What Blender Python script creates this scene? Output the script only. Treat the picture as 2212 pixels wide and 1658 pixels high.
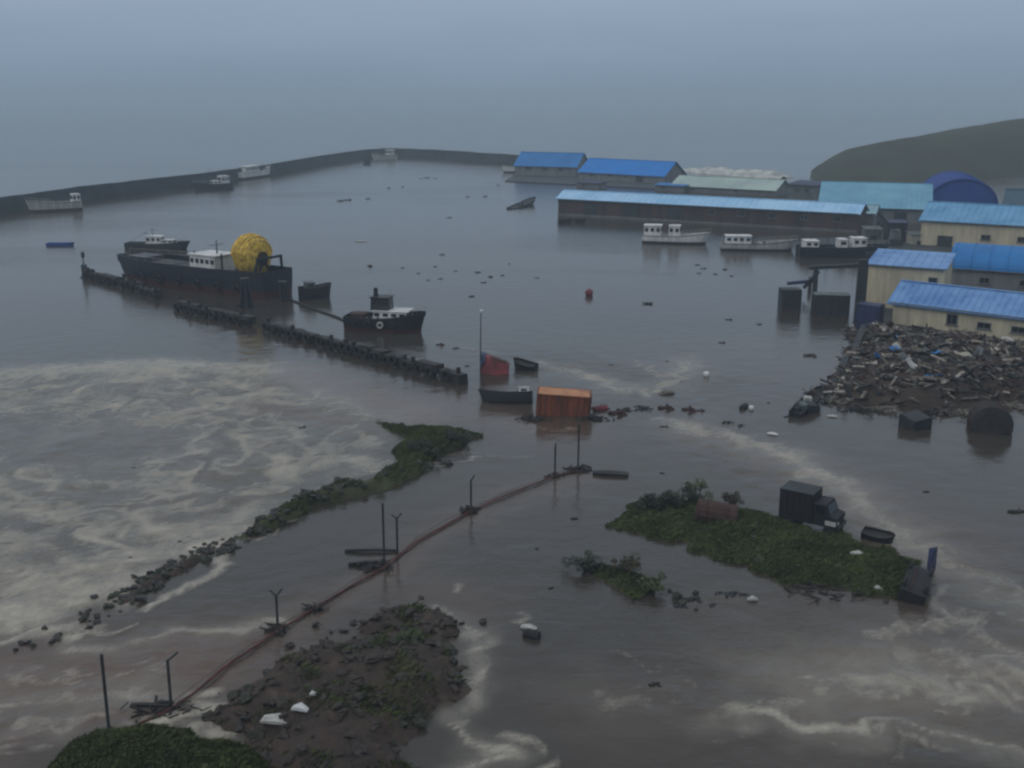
import bpy, math, random
import numpy as np
from mathutils import Vector, Matrix, noise as mnoise

for o in list(bpy.data.objects):
    bpy.data.objects.remove(o, do_unlink=True)
scene = bpy.context.scene
COL = scene.collection
R = math.radians
rnd = random.Random(11)

# ------------------------------------------------------------------ camera
W0, H0 = 2211.0, 1658.0            # the photograph's viewing size, used for measuring
CAM_H = 32.0
HFOV = R(50.0)
FPX = W0 / 2 / math.tan(HFOV / 2)
HORIZON = 205.0
PITCH = math.atan((H0 / 2 - HORIZON) / FPX)
cam_d = bpy.data.cameras.new('camera')
cam_d.sensor_width = 36.0
cam_d.angle = HFOV
cam_d.clip_start = 0.5
cam_d.clip_end = 30000
cam = bpy.data.objects.new('camera', cam_d)
cam.location = (0, 0, CAM_H)
cam.rotation_euler = (math.pi / 2 - PITCH, 0, 0)
COL.objects.link(cam)
scene.camera = cam

# ------------------------------------------------------------------ sky, sun, exposure
world = bpy.data.worlds.new('World')
scene.world = world
world.use_nodes = True
wt = world.node_tree
wt.nodes.clear()
w_out = wt.nodes.new('ShaderNodeOutputWorld')
sky = wt.nodes.new('ShaderNodeTexSky')
sky.sky_type = 'NISHITA'
sky.sun_disc = False
sky.sun_elevation = R(42)
sky.sun_rotation = R(-60)
sky.air_density = 1.5
sky.dust_density = 6.0
bg_sky = wt.nodes.new('ShaderNodeBackground')
bg_sky.inputs['Strength'].default_value = 0.05
wt.links.new(sky.outputs[0], bg_sky.inputs['Color'])
# overcast cloud deck: dim towards the horizon, three times as bright overhead
tc = wt.nodes.new('ShaderNodeTexCoord')
sx = wt.nodes.new('ShaderNodeSeparateXYZ')
wt.links.new(tc.outputs['Generated'], sx.inputs[0])
cmap = wt.nodes.new('ShaderNodeMapping')
cmap.inputs['Scale'].default_value = (3.0, 3.0, 16.0)
wt.links.new(tc.outputs['Generated'], cmap.inputs['Vector'])
cn = wt.nodes.new('ShaderNodeTexNoise')
cn.inputs['Scale'].default_value = 1.6
cn.inputs['Detail'].default_value = 4.0
wt.links.new(cmap.outputs[0], cn.inputs['Vector'])
cm = wt.nodes.new('ShaderNodeMath'); cm.operation = 'MULTIPLY_ADD'
cm.inputs[1].default_value = 0.045
wt.links.new(cn.outputs['Fac'], cm.inputs[0])
wt.links.new(sx.outputs['Z'], cm.inputs[2])
ramp = wt.nodes.new('ShaderNodeValToRGB')
ramp.color_ramp.interpolation = 'B_SPLINE'
els = ramp.color_ramp.elements
els[0].position = 0.0;  els[0].color = (0.200, 0.282, 0.370, 1)
els[1].position = 1.0;  els[1].color = (0.72, 0.75, 0.78, 1)
for p, c in ((0.03, (0.215, 0.298, 0.394)), (0.075, (0.275, 0.368, 0.488)), (0.13, (0.325, 0.425, 0.550)), (0.45, (0.53, 0.59, 0.66))):
    e = els.new(p); e.color = (*c, 1)
wt.links.new(cm.outputs[0], ramp.inputs[0])
bg_cloud = wt.nodes.new('ShaderNodeBackground')
bg_cloud.inputs['Strength'].default_value = 1.0
wt.links.new(ramp.outputs[0], bg_cloud.inputs['Color'])
wmix = wt.nodes.new('ShaderNodeMixShader')
wmix.inputs[0].default_value = 0.93
wt.links.new(bg_sky.outputs[0], wmix.inputs[1])
wt.links.new(bg_cloud.outputs[0], wmix.inputs[2])
wt.links.new(wmix.outputs[0], w_out.inputs[0])

sun_d = bpy.data.lights.new('sun', 'SUN')
sun_d.energy = 0.6
sun_d.angle = R(40)
sun_d.color = (1.0, 0.95, 0.88)
sun = bpy.data.objects.new('sun', sun_d)
sun.rotation_euler = (R(48), 0, R(-60))
sun.location = (-60, -40, 120)
COL.objects.link(sun)

vs = scene.view_settings
vs.view_transform = 'Standard'
vs.look = 'None'
vs.exposure = 0.0
vs.gamma = 1.0
vs.use_curve_mapping = False
scene.render.engine = 'CYCLES'
scene.cycles.use_denoising = True
scene.cycles.max_bounces = 5
scene.cycles.diffuse_bounces = 2
scene.cycles.glossy_bounces = 2
scene.cycles.volume_bounces = 0
scene.cycles.filter_width = 2.4     # the soft optics of a phone held in the rain

# ------------------------------------------------------------------ measuring
CP, SP = math.cos(PITCH), math.sin(PITCH)
def ray(X, Y):
    a = (X - W0 / 2) / FPX
    b = (H0 / 2 - Y) / FPX
    return Vector((a, CP + b * SP, -SP + b * CP))
def at(X, Y, z=0.0):
    d = ray(X, Y)
    t = (z - CAM_H) / d.z
    return Vector((d.x * t, d.y * t, z))
def at_depth(X, Y, depth):
    d = ray(X, Y)
    t = depth / d.y
    return Vector((d.x * t, depth, CAM_H + d.z * t))
def height(X, Yb, Yt):
    """height of something standing on the water at (X, Yb) that reaches up to Yt"""
    return at_depth(X, Yt, at(X, Yb).y).z

# ------------------------------------------------------------------ noise in numpy
def _hash(ix, iy, seed):
    h = (ix.astype(np.int64) * 374761393 + iy.astype(np.int64) * 668265263 + seed * 1442695041) & 0xFFFFFFFF
    h = ((h ^ (h >> 13)) * 1274126177) & 0xFFFFFFFF
    h = h ^ (h >> 16)
    return (h & 0xFFFF) / 65535.0
def vnoise(x, y, seed=0):
    x0 = np.floor(x); y0 = np.floor(y)
    fx = x - x0; fy = y - y0
    fx = fx * fx * (3 - 2 * fx); fy = fy * fy * (3 - 2 * fy)
    a = _hash(x0, y0, seed); b = _hash(x0 + 1, y0, seed)
    c = _hash(x0, y0 + 1, seed); d = _hash(x0 + 1, y0 + 1, seed)
    return (a * (1 - fx) + b * fx) * (1 - fy) + (c * (1 - fx) + d * fx) * fy
def fbm(x, y, seed=0, octv=4):
    s = np.zeros_like(x); amp = 0.5; tot = 0
    for k in range(octv):
        s += amp * vnoise(x * 2 ** k, y * 2 ** k, seed + 17 * k); tot += amp; amp *= 0.5
    return s / tot
def seg_dist(px, py, a, b):
    dx, dy = b[0] - a[0], b[1] - a[1]
    L = dx * dx + dy * dy + 1e-9
    t = np.clip(((px - a[0]) * dx + (py - a[1]) * dy) / L, 0, 1)
    return np.hypot(px - a[0] - t * dx, py - a[1] - t * dy)
def poly_sd(px, py, poly):
    """signed distance, positive inside"""
    d = np.full(px.shape, 1e9); inside = np.zeros(px.shape, bool)
    n = len(poly)
    for i in range(n):
        a, b = poly[i], poly[(i + 1) % n]
        d = np.minimum(d, seg_dist(px, py, a, b))
        cond = (a[1] > py) != (b[1] > py)
        xi = (b[0] - a[0]) * (py - a[1]) / (b[1] - a[1] + 1e-12) + a[0]
        inside ^= cond & (px < xi)
    return np.where(inside, d, -d)
def line_dist(px, py, pts):
    d = np.full(px.shape, 1e9)
    for a, b in zip(pts[:-1], pts[1:]):
        d = np.minimum(d, seg_dist(px, py, a, b))
    return d
def sstep(a, b, x):
    t = np.clip((x - a) / (b - a), 0, 1)
    return t * t * (3 - 2 * t)

# ------------------------------------------------------------------ materials
MATS = {}
def mat(name, c1, c2=None, rough=0.7, scale=0.6, bump=0.0, bscale=6.0, metal=0.0, streak=False, spec=0.4, stain=None):
    if name in MATS:
        return MATS[name]
    m = bpy.data.materials.new(name)
    m.use_nodes = True
    nt = m.node_tree
    b = nt.nodes['Principled BSDF']
    b.inputs['Roughness'].default_value = rough
    b.inputs['Metallic'].default_value = metal
    b.inputs['Specular IOR Level'].default_value = spec
    c2 = c2 or tuple(v * 0.6 for v in c1)
    tcn = nt.nodes.new('ShaderNodeTexCoord')
    mp = nt.nodes.new('ShaderNodeMapping')
    if streak:
        mp.inputs['Scale'].default_value = (1.6, 1.6, 0.22)
    nt.links.new(tcn.outputs['Object'], mp.inputs['Vector'])
    n = nt.nodes.new('ShaderNodeTexNoise')
    n.inputs['Scale'].default_value = scale
    n.inputs['Detail'].default_value = 6
    n.inputs['Roughness'].default_value = 0.65
    nt.links.new(mp.outputs[0], n.inputs['Vector'])
    r = nt.nodes.new('ShaderNodeValToRGB')
    r.color_ramp.elements[0].position = 0.36; r.color_ramp.elements[0].color = (*c2, 1)
    r.color_ramp.elements[1].position = 0.62; r.color_ramp.elements[1].color = (*c1, 1)
    if stain:
        e0 = r.color_ramp.elements.new(0.30); e0.color = (*c2, 1)
        e1 = r.color_ramp.elements.new(0.26); e1.color = (*stain, 1)
        n.inputs['Roughness'].default_value = 0.75; n.inputs['Detail'].default_value = 9
    nt.links.new(n.outputs['Fac'], r.inputs[0])
    nt.links.new(r.outputs[0], b.inputs['Base Color'])
    if bump:
        n2 = nt.nodes.new('ShaderNodeTexNoise')
        n2.inputs['Scale'].default_value = bscale
        n2.inputs['Detail'].default_value = 5
        nt.links.new(tcn.outputs['Object'], n2.inputs['Vector'])
        bp = nt.nodes.new('ShaderNodeBump')
        bp.inputs['Strength'].default_value = bump
        bp.inputs['Distance'].default_value = 0.1
        nt.links.new(n2.outputs['Fac'], bp.inputs['Height'])
        nt.links.new(bp.outputs[0], b.inputs['Normal'])
    MATS[name] = m
    return m

M_CONC = mat('dark wet concrete', (0.042, 0.05, 0.058), (0.02, 0.025, 0.03), 0.75, 0.25, 0.5, 1.5)
M_CONC2 = mat('grey concrete', (0.15, 0.15, 0.15), (0.08, 0.08, 0.085), 0.8, 0.4, 0.4, 2)
M_TIMBER = mat('wet dark timber', (0.026, 0.023, 0.023), (0.010, 0.010, 0.011), 0.7, 1.2, 0.5, 8)
M_DRIFT = mat('weathered driftwood', (0.17, 0.15, 0.13), (0.06, 0.052, 0.046), 0.85, 1.4, 0.4, 9)
M_PALEWOOD = mat('pale broken wood', (0.34, 0.31, 0.27), (0.18, 0.16, 0.14), 0.85, 1.4, 0.3, 9)
M_RUBBER = mat('black rubber', (0.016, 0.016, 0.018), (0.009, 0.009, 0.01), 0.75, 2, 0.3, 10)
M_NAVY = mat('navy hull paint', (0.013, 0.017, 0.03), (0.008, 0.01, 0.017), 0.45, 0.6, 0.15, 3, streak=True)
M_MAROON = mat('maroon antifouling', (0.075, 0.022, 0.022), (0.03, 0.012, 0.013), 0.65, 0.8, 0.2, 3, streak=True)
M_BLACK = mat('black hull paint', (0.014, 0.016, 0.02), (0.008, 0.009, 0.011), 0.5, 0.8, 0.1, 3)
M_WHITE = mat('chalky white paint', (0.62, 0.62, 0.62), (0.42, 0.42, 0.42), 0.55, 0.5, 0.1, 4, streak=True)
M_OFFWHITE = mat('dirty off white paint', (0.42, 0.42, 0.40), (0.24, 0.24, 0.23), 0.6, 0.7, 0.1, 4, streak=True)
M_GREYPAINT = mat('grey deck paint', (0.12, 0.13, 0.14), (0.06, 0.07, 0.075), 0.7, 0.8, 0.2, 4)
M_GREENGREY = mat('grey green deck paint', (0.10, 0.135, 0.125), (0.05, 0.07, 0.068), 0.7, 0.8, 0.2, 4)
M_GLASS = mat('dark window glass', (0.012, 0.016, 0.02), (0.008, 0.01, 0.014), 0.12, 0.5, spec=0.6)
M_YELLOW = mat('yellow netting', (0.74, 0.53, 0.075), (0.36, 0.21, 0.03), 0.95, 1.6, 1.0, 5)
M_ORANGE = mat('rusty orange paint', (0.22, 0.062, 0.028), (0.075, 0.028, 0.018), 0.8, 1.1, 0.2, 5, streak=True)
M_ORANGETOP = mat('lit top orange paint', (0.48, 0.24, 0.12), (0.30, 0.12, 0.06), 0.7, 0.8, 0.2, 5)  # paler orange for the container roof, light on its top put into the colour
M_RED = mat('faded red paint', (0.22, 0.04, 0.048), (0.09, 0.02, 0.026), 0.6, 0.9, 0.1, 4)
M_RUST = mat('rusty steel', (0.06, 0.03, 0.024), (0.03, 0.018, 0.016), 0.85, 1.5, 0.5, 8)
M_REDRAIL = mat('red brown rusted rail', (0.14, 0.045, 0.038), (0.06, 0.026, 0.024), 0.85, 1.0, 0.3, 8)
M_STEEL = mat('dark galvanised steel', (0.055, 0.06, 0.065), (0.03, 0.033, 0.036), 0.55, 1.5, 0.1, 8, metal=0.3)
M_BLUEROOF = mat('bright blue metal roof', (0.006, 0.20, 0.62), (0.005, 0.15, 0.48), 0.65, 0.15, 0.1, 2, streak=True, stain=(0.06, 0.09, 0.14))
M_BLUEROOF2 = mat('deep blue metal roof', (0.012, 0.175, 0.47), (0.010, 0.13, 0.36), 0.65, 0.15, 0.1, 2, stain=(0.07, 0.08, 0.11))
M_BLUELIGHT = mat('light blue metal roof', (0.18, 0.35, 0.62), (0.055, 0.16, 0.40), 0.5, 0.12, 0.1, 2, stain=(0.13, 0.12, 0.12))
M_PALEBLUE = mat('pale blue metal roof', (0.34, 0.56, 0.78), (0.20, 0.42, 0.66), 0.4, 0.10, 0.1, 2, stain=(0.16, 0.16, 0.16))
M_TEAL = mat('faded teal metal roof', (0.15, 0.36, 0.48), (0.08, 0.25, 0.38), 0.45, 0.10, 0.1, 2, stain=(0.12, 0.12, 0.11))
M_SKYROOF = mat('sky blue metal roof', (0.13, 0.33, 0.54), (0.06, 0.21, 0.40), 0.5, 0.14, 0.1, 2, streak=True, stain=(0.12, 0.11, 0.10))
M_TEALPALE = mat('pale teal metal roof', (0.27, 0.42, 0.46), (0.17, 0.30, 0.36), 0.45, 0.10, 0.1, 2)
M_DOMEBLUE = mat('dark blue arched sheeting', (0.008, 0.05, 0.27), (0.006, 0.036, 0.20), 0.75, 0.12, 0.1, 2)
M_PALEGREEN = mat('pale green metal roof', (0.36, 0.46, 0.43), (0.26, 0.34, 0.33), 0.5, 0.1, 0.1, 2)
M_CREAM = mat('cream painted render', (0.52, 0.46, 0.325), (0.31, 0.28, 0.215), 0.8, 0.35, 0.2, 3, streak=True, stain=(0.15, 0.13, 0.10))
M_CREAMGREY = mat('greyish cream render', (0.34, 0.32, 0.26), (0.23, 0.22, 0.19), 0.8, 0.35, 0.2, 3, streak=True)
M_GREYWALL = mat('grey wall panels', (0.17, 0.18, 0.19), (0.11, 0.115, 0.125), 0.8, 0.3, 0.2, 3, streak=True)
M_BROWNWALL = mat('dark brown plank wall', (0.075, 0.044, 0.034), (0.026, 0.022, 0.026), 0.8, 0.25, 0.3, 3, streak=True)
M_BLUEPAINT = mat('navy blue container paint', (0.022, 0.032, 0.10), (0.014, 0.018, 0.05), 0.55, 0.8, 0.1, 4)
M_TARPBLUE = mat('blue tarpaulin', (0.035, 0.085, 0.33), (0.025, 0.06, 0.22), 0.6, 0.8, 0.2, 4)
M_GREYMACH = mat('dark grey machinery paint', (0.03, 0.037, 0.044), (0.016, 0.02, 0.025), 0.7, 0.8, 0.2, 4)
M_TRUCK = mat('dark dirty truck paint', (0.014, 0.014, 0.018), (0.008, 0.008, 0.01), 0.7, 1.0, 0.1, 5)
M_ROCK = mat('dark wet rock', (0.05, 0.046, 0.043), (0.018, 0.018, 0.018), 0.7, 1.2, 0.8, 4)
M_ROCK2 = mat('greenish wet rock', (0.045, 0.05, 0.035), (0.018, 0.02, 0.015), 0.75, 1.0, 0.8, 4)
M_MUDROCK = mat('brown mud clod', (0.05, 0.04, 0.035), (0.025, 0.02, 0.019), 0.8, 1.2, 0.8, 5)
M_LEAF = mat('dull green leaves', (0.070, 0.095, 0.034), (0.034, 0.052, 0.022), 0.75, 0.6)
M_LEAFDARK = mat('dark green leaves', (0.038, 0.05, 0.03), (0.018, 0.026, 0.02), 0.75, 0.6)
M_STEM = mat('brown stems', (0.05, 0.04, 0.03), (0.03, 0.024, 0.018), 0.85, 2)
M_GRASS = mat('wet grass blades', (0.085, 0.108, 0.034), (0.042, 0.058, 0.022), 0.75, 0.35)

# ------------------------------------------------------------------ mesh building
class MB:
    def __init__(self):
        self.v = []; self.f = []
    def add(self, verts, faces):
        n = len(self.v)
        self.v += [tuple(p) for p in verts]
        self.f += [tuple(i + n for i in f) for f in faces]
        return self
    def box(self, c, s, rot=None, taper=1.0):
        x, y, z = s[0] / 2, s[1] / 2, s[2] / 2
        pts = [Vector((sx_ * x * (taper if sz > 0 else 1), sy * y * (taper if sz > 0 else 1), sz * z))
               for sz in (-1, 1) for sy in (-1, 1) for sx_ in (-1, 1)]
        if rot is not None:
            pts = [rot @ p for p in pts]
        c = Vector(c)
        self.add([p + c for p in pts], [(0, 2, 3, 1), (4, 5, 7, 6), (0, 1, 5, 4), (2, 6, 7, 3), (0, 4, 6, 2), (1, 3, 7, 5)])
        return self
    def bar(self, a, b, w, h=None):
        a, b = Vector(a), Vector(b); d = b - a
        q = d.to_track_quat('X', 'Z').to_matrix()
        return self.box((a + b) / 2, (d.length, w, h or w), q)
    def tube(self, pts, r, n=8, caps=True):
        pts = [Vector(p) for p in pts]
        rr = r if isinstance(r, (list, tuple)) else [r] * len(pts)
        rings = []
        for i, p in enumerate(pts):
            d = (pts[min(i + 1, len(pts) - 1)] - pts[max(i - 1, 0)]).normalized()
            q = d.to_track_quat('Z', 'Y').to_matrix()
            rings.append([p + q @ Vector((math.cos(2 * math.pi * k / n) * rr[i], math.sin(2 * math.pi * k / n) * rr[i], 0)) for k in range(n)])
        return self.loft(rings, True, caps)
    def loft(self, rings, closed=True, caps=False):
        n = len(rings[0]); base = len(self.v)
        for rg in rings:
            self.v += [tuple(p) for p in rg]
        m = n if closed else n - 1
        for i in range(len(rings) - 1):
            for k in range(m):
                a = base + i * n + k; b = base + i * n + (k + 1) % n
                self.f.append((a, b, b + n, a + n))
        if caps:
            self.f.append(tuple(base + k for k in reversed(range(n))))
            self.f.append(tuple(base + (len(rings) - 1) * n + k for k in range(n)))
        return self
    def torus(self, c, Rr, r, rot=None, n=16, m=8):
        rings = []
        for i in range(n + 1):
            a = 2 * math.pi * i / n
            ring = []
            for k in range(m):
                b = 2 * math.pi * k / m
                p = Vector(((Rr + r * math.cos(b)) * math.cos(a), (Rr + r * math.cos(b)) * math.sin(a), r * 1.1 * math.sin(b)))
                if rot is not None: p = rot @ p
                ring.append(p + Vector(c))
            rings.append(ring)
        return self.loft(rings, True, False)
    def mesh(self, name, material, smooth=False):
        me = bpy.data.meshes.new(name)
        me.from_pydata(self.v, [], self.f)
        me.validate()
        if material: me.materials.append(material)
        if smooth: me.shade_smooth()
        me.update()
        return me
    def build(self, name, material, parent=None, smooth=False):
        o = bpy.data.objects.new(name, self.mesh(name, material, smooth))
        COL.objects.link(o)
        if parent is not None: o.parent = parent
        return o

def tag(o, label=None, cat=None, group=None, kind=None):
    if label: o['label'] = label
    if cat: o['category'] = cat
    if group: o['group'] = group
    if kind: o['kind'] = kind
    return o
def thing(name, label, cat, loc=(0, 0, 0), rotz=0.0, group=None, tilt=(0, 0)):
    o = bpy.data.objects.new(name, None)
    o.empty_display_size = 0.5
    o.location = loc; o.rotation_euler = (tilt[0], tilt[1], rotz)
    COL.objects.link(o)
    return tag(o, label, cat, group)
def from_mesh(name, me, parent=None, loc=(0, 0, 0), rot=(0, 0, 0), sc=(1, 1, 1)):
    o = bpy.data.objects.new(name, me)
    o.location = loc; o.rotation_euler = rot; o.scale = sc
    COL.objects.link(o)
    if parent is not None: o.parent = parent
    return o
def rotz_m(a): return Matrix.Rotation(a, 3, 'Z')
def rot_m(ax, a): return Matrix.Rotation(a, 3, ax)

def rock_mesh(name, material, seed, flat=0.65):
    import bmesh
    bm = bmesh.new()
    bmesh.ops.create_icosphere(bm, subdivisions=2 if seed % 3 == 0 else 1, radius=1.0)
    r = random.Random(seed)
    off = Vector((r.random() * 40, r.random() * 40, r.random() * 40))
    for v in bm.verts:
        k = 0.72 + 0.75 * mnoise.noise(v.co * 1.3 + off)
        v.co = Vector((v.co.x * k * 1.15, v.co.y * k * 0.9, v.co.z * k * flat))
    me = bpy.data.meshes.new(name); bm.to_mesh(me); bm.free()
    me.materials.append(material)
    return me
ROCKS = [rock_mesh('rock', M_ROCK, s) for s in range(5)] + [rock_mesh('rock', M_ROCK2, s) for s in range(5, 8)]
CLODS = [rock_mesh('clod', M_MUDROCK, s, 0.5) for s in range(20, 26)]

# ------------------------------------------------------------------ water
def axis(lo, hi, step, far):
    mid = list(np.arange(lo, hi + 1e-6, step))
    up = []; s = step; x = mid[-1]
    while x < far:
        s = min(s * 1.16, 400); x += s; up.append(x)
    dn = []; s = step; x = mid[0]
    while x > -far:
        s = min(s * 1.16, 400); x -= s; dn.append(x)
    return np.array(dn[::-1] + mid + up)
gx = axis(-66, 72, 0.33, 9000)
gy = axis(38, 150, 0.33, 9000)
GX, GY = np.meshgrid(gx, gy)
def P2(pts):
    return [tuple(at(x, y).xy) for x, y in pts]
wx = GX + 3.2 * (fbm(GX / 7.0, GY / 7.0, 3) - 0.5) + 1.0 * (fbm(GX / 1.8, GY / 1.8, 4) - 0.5)
wy = GY + 4.0 * (fbm(GX / 7.0, GY / 7.0, 5) - 0.5) + 1.2 * (fbm(GX / 1.8, GY / 1.8, 6) - 0.5)
# carry the foam pattern along a swirling current so that it draws out into filaments
_m = (GX > -70) & (GX < 76) & (GY > 36) & (GY < 154)
def advect(x, y, steps, dt, sc, seed, drift=(0, 0)):
    e = 0.15
    def pot(a, b): return fbm(a / sc, b / sc, seed, 2)
    for _ in range(steps):
        vx = (pot(x, y + e) - pot(x, y - e)) / (2 * e); vy = -(pot(x + e, y) - pot(x - e, y)) / (2 * e)
        x = x - dt * (vx * sc + drift[0]); y = y - dt * (vy * sc + drift[1])
    return x, y
AX, AY = GX.copy(), GY.copy()
AX[_m], AY[_m] = advect(GX[_m], GY[_m], 14, 0.55, 6.5, 201)
BX, BY = GX.copy(), GY.copy()
BX[_m], BY[_m] = advect(GX[_m], GY[_m], 10, 0.40, 3.2, 202)
FIL = 1 - np.abs(2 * fbm(AX / 5.5, AY / 5.0, 205, 4) - 1) * 4.2
FIL = np.clip(FIL, 0, 1)
FIL2 = np.clip(1 - np.abs(2 * fbm(BX / 1.9, BY / 1.7, 206, 3) - 1) * 3.2, 0, 1)
BLOB = fbm(AX / 4.5, AY / 4.0, 207, 3)
wx = GX + .35 * (BX - GX) + .6 * (wx - GX); wy = GY + .35 * (BY - GY) + .6 * (wy - GY)
foam = np.zeros_like(GX); mud = np.zeros_like(GX); rough = np.zeros_like(GX)
STROKES = [  # points, half width in metres, strength
    # outer rim of the churned pool
    ([(-80, 815), (60, 800), (250, 788), (430, 785), (560, 792)], 3.2, 0.62),
    ([(250, 800), (450, 798), (620, 808), (700, 835), (760, 862)], 3.4, 0.66),
    ([(480, 828), (600, 842), (720, 872), (800, 888), (900, 897)], 2.2, 0.70),
    ([(0, 860), (180, 850), (330, 900), (420, 880)], 2.0, 0.45),
    ([(560, 868), (570, 905), (610, 925), (660, 936)], 0.8, 0.66),
    ([(445, 872), (462, 925), (432, 968), (372, 985), (330, 1020), (305, 1062)], 0.85, 0.80),
    ([(330, 1020), (300, 1055), (365, 1065), (420, 1050)], 0.9, 0.7),
    ([(540, 968), (600, 985), (690, 975), (720, 985)], 1.0, 0.58),
    ([(0, 985), (60, 1000), (100, 1030)], 1.0, 0.5),
    ([(0, 1060), (70, 1075), (120, 1110), (80, 1150), (0, 1165)], 1.2, 0.72),
    ([(170, 1048), (260, 1042), (330, 1068)], 0.8, 0.55),
    ([(270, 1130), (330, 1090), (420, 1100), (470, 1090)], 0.9, 0.68),
    ([(200, 1190), (280, 1150), (330, 1120)], 0.8, 0.5),
    ([(0, 1195), (110, 1185), (170, 1215), (300, 1190), (420, 1180), (520, 1140)], 1.3, 0.75),
    ([(0, 1235), (120, 1232), (260, 1225), (380, 1195), (470, 1165)], 1.7, 0.92),
    ([(0, 1275), (110, 1270), (220, 1280), (300, 1250)], 1.5, 0.78),
    ([(0, 1330), (80, 1320), (160, 1310), (240, 1300)], 1.4, 0.80),
    ([(0, 1385), (60, 1375), (130, 1375)], 1.1, 0.85),
    ([(130, 1388), (250, 1350), (320, 1318), (350, 1295), (420, 1262)], 0.28, 0.95),
    ([(430, 1262), (490, 1225), (505, 1190)], 0.55, 0.8),
    ([(560, 1060), (640, 1020), (730, 985), (800, 1000)], 2.0, 0.62),
    ([(690, 1085), (740, 1035), (820, 1005), (850, 1000)], 1.0, 0.66),
    ([(880, 1018), (960, 1005), (1030, 985)], 0.35, 0.75),
    ([(540, 1165), (610, 1135), (660, 1110)], 0.35, 0.7),
    # left foreground currents
    ([(180, 1395), (330, 1372), (470, 1352), (590, 1338)], 0.6, 0.62),
    ([(0, 1525), (120, 1505), (240, 1492), (330, 1500)], 0.7, 0.68),
    ([(0, 1562), (90, 1545), (230, 1545)], 0.5, 0.55),
    ([(0, 1612), (90, 1585), (160, 1560)], 0.5, 0.6),
    ([(330, 1560), (410, 1540), (470, 1530), (500, 1560), (440, 1585)], 1.1, 1.0),
    ([(410, 1530), (450, 1500), (475, 1480)], 0.4, 0.8),
    # right of the mud bank
    ([(960, 1330), (1010, 1380), (1030, 1420), (1010, 1455)], 0.9, 0.66),
    ([(1030, 1440), (1025, 1480), (1010, 1510)], 0.55, 0.85),
    ([(965, 1560), (1000, 1600), (1030, 1640), (1050, 1690)], 0.5, 0.95),
    ([(1065, 1602), (1090, 1622), (1110, 1640)], 0.42, 1.0),
    ([(1005, 1545), (1030, 1540)], 0.4, 0.85),
    ([(1180, 1660), (1140, 1690)], 0.5, 0.8),
    ([(1100, 1330), (1080, 1345), (1060, 1340)], 0.6, 0.6),
    ([(978, 1262), (985, 1282)], 0.25, 0.8),
    # brown current along the right
    ([(1490, 925), (1600, 950), (1730, 995), (1790, 1035)], 1.8, 0.68),
    ([(1790, 1035), (1880, 1100), (1960, 1170)], 1.4, 0.52),
    ([(2010, 1180), (2090, 1230), (2211, 1300), (2300, 1350)], 1.5, 0.5),
    ([(2030, 1270), (2050, 1320), (2000, 1350), (1900, 1370)], 0.9, 0.62),
    ([(2050, 1320), (2120, 1390), (2211, 1420)], 1.2, 0.6),
    ([(1990, 1420), (2100, 1440), (2211, 1470)], 1.6, 0.58),
    ([(1850, 1475), (1960, 1470), (2060, 1485), (2180, 1520)], 1.3, 0.66),
    ([(1740, 1470), (1830, 1490), (1900, 1500)], 0.7, 0.52),
    ([(1590, 1545), (1680, 1560), (1780, 1572), (1860, 1568), (1960, 1572)], 0.45, 0.88),
    ([(1960, 1572), (2080, 1595), (2211, 1622), (2300, 1640)], 0.4, 0.62),
    ([(1560, 1535), (1600, 1545), (1720, 1520)], 0.5, 0.55),
    ([(1940, 1640), (2000, 1615), (2060, 1630)], 0.6, 0.55),
    ([(1300, 1400), (1360, 1430), (1420, 1455)], 0.5, 0.45),
    ([(1280, 1500), (1340, 1522), (1420, 1530)], 0.7, 0.45),
    ([(1240, 1475), (1320, 1495), (1480, 1500)], 0.5, 0.38),
    ([(1500, 1590), (1560, 1605), (1620, 1600)], 0.5, 0.42),
    # wakes in the harbour
    ([(1170, 790), (1260, 810), (1330, 838), (1400, 850)], 1.3, 0.62),
    ([(1380, 790), (1450, 815), (1480, 785)], 1.6, 0.58),
    ([(1420, 845), (1455, 820), (1475, 790)], 0.8, 0.8),
    ([(1290, 770), (1400, 780), (1520, 770)], 1.6, 0.40),
    ([(940, 735), (1010, 750), (1060, 760)], 1.2, 0.45),
    ([(1170, 925), (1210, 935), (1250, 925)], 0.8, 0.5),
    ([(640, 645), (700, 668), (760, 690)], 1.0, 0.35),
    ([(960, 985), (1040, 975), (1120, 985)], 0.8, 0.4),
    ([(1440, 905), (1520, 925), (1590, 935)], 1.4, 0.45),
]
for pts, w, s in STROKES:
    d = line_dist(wx, wy, P2(pts))
    foam = np.maximum(foam, s * np.exp(-(d / (w * 1.35)) ** 1.5))
foam *= 0.50 + .38 * FIL2 + .45 * (BLOB - .2)
pool = poly_sd(wx, wy, P2([(-200, 800), (300, 785), (560, 790), (700, 850), (850, 900), (860, 990), (720, 1050), (520, 1150), (440, 1195), (250, 1300), (100, 1385), (-250, 1420)]))
pool_m = sstep(-1.5, 4.0, pool)
sw = fbm(wx / 5.5, wy / 5.0, 31)
ridge_n = 1 - np.abs(2 * fbm(wx / 8.0 + 2 * sw, wy / 7.0 + 2 * sw, 33) - 1) * 5.0
calm = np.maximum(sstep(0, 7, poly_sd(wx, wy, P2([(-100, 860), (120, 880), (330, 905), (470, 895), (560, 930), (560, 990), (420, 1030), (330, 1090), (250, 1180), (150, 1170), (40, 1040), (-150, 1040)]))), .9 * sstep(0, 4, poly_sd(wx, wy, P2([(560, 880), (760, 910), (800, 960), (700, 975), (590, 950)]))))
pool_m = pool_m * (1 - .55 * calm)
foam = np.maximum(foam, pool_m * (0.10 + 0.42 * FIL + 0.20 * FIL2 + 0.55 * np.clip(BLOB - .42, 0, 1)))
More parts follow.
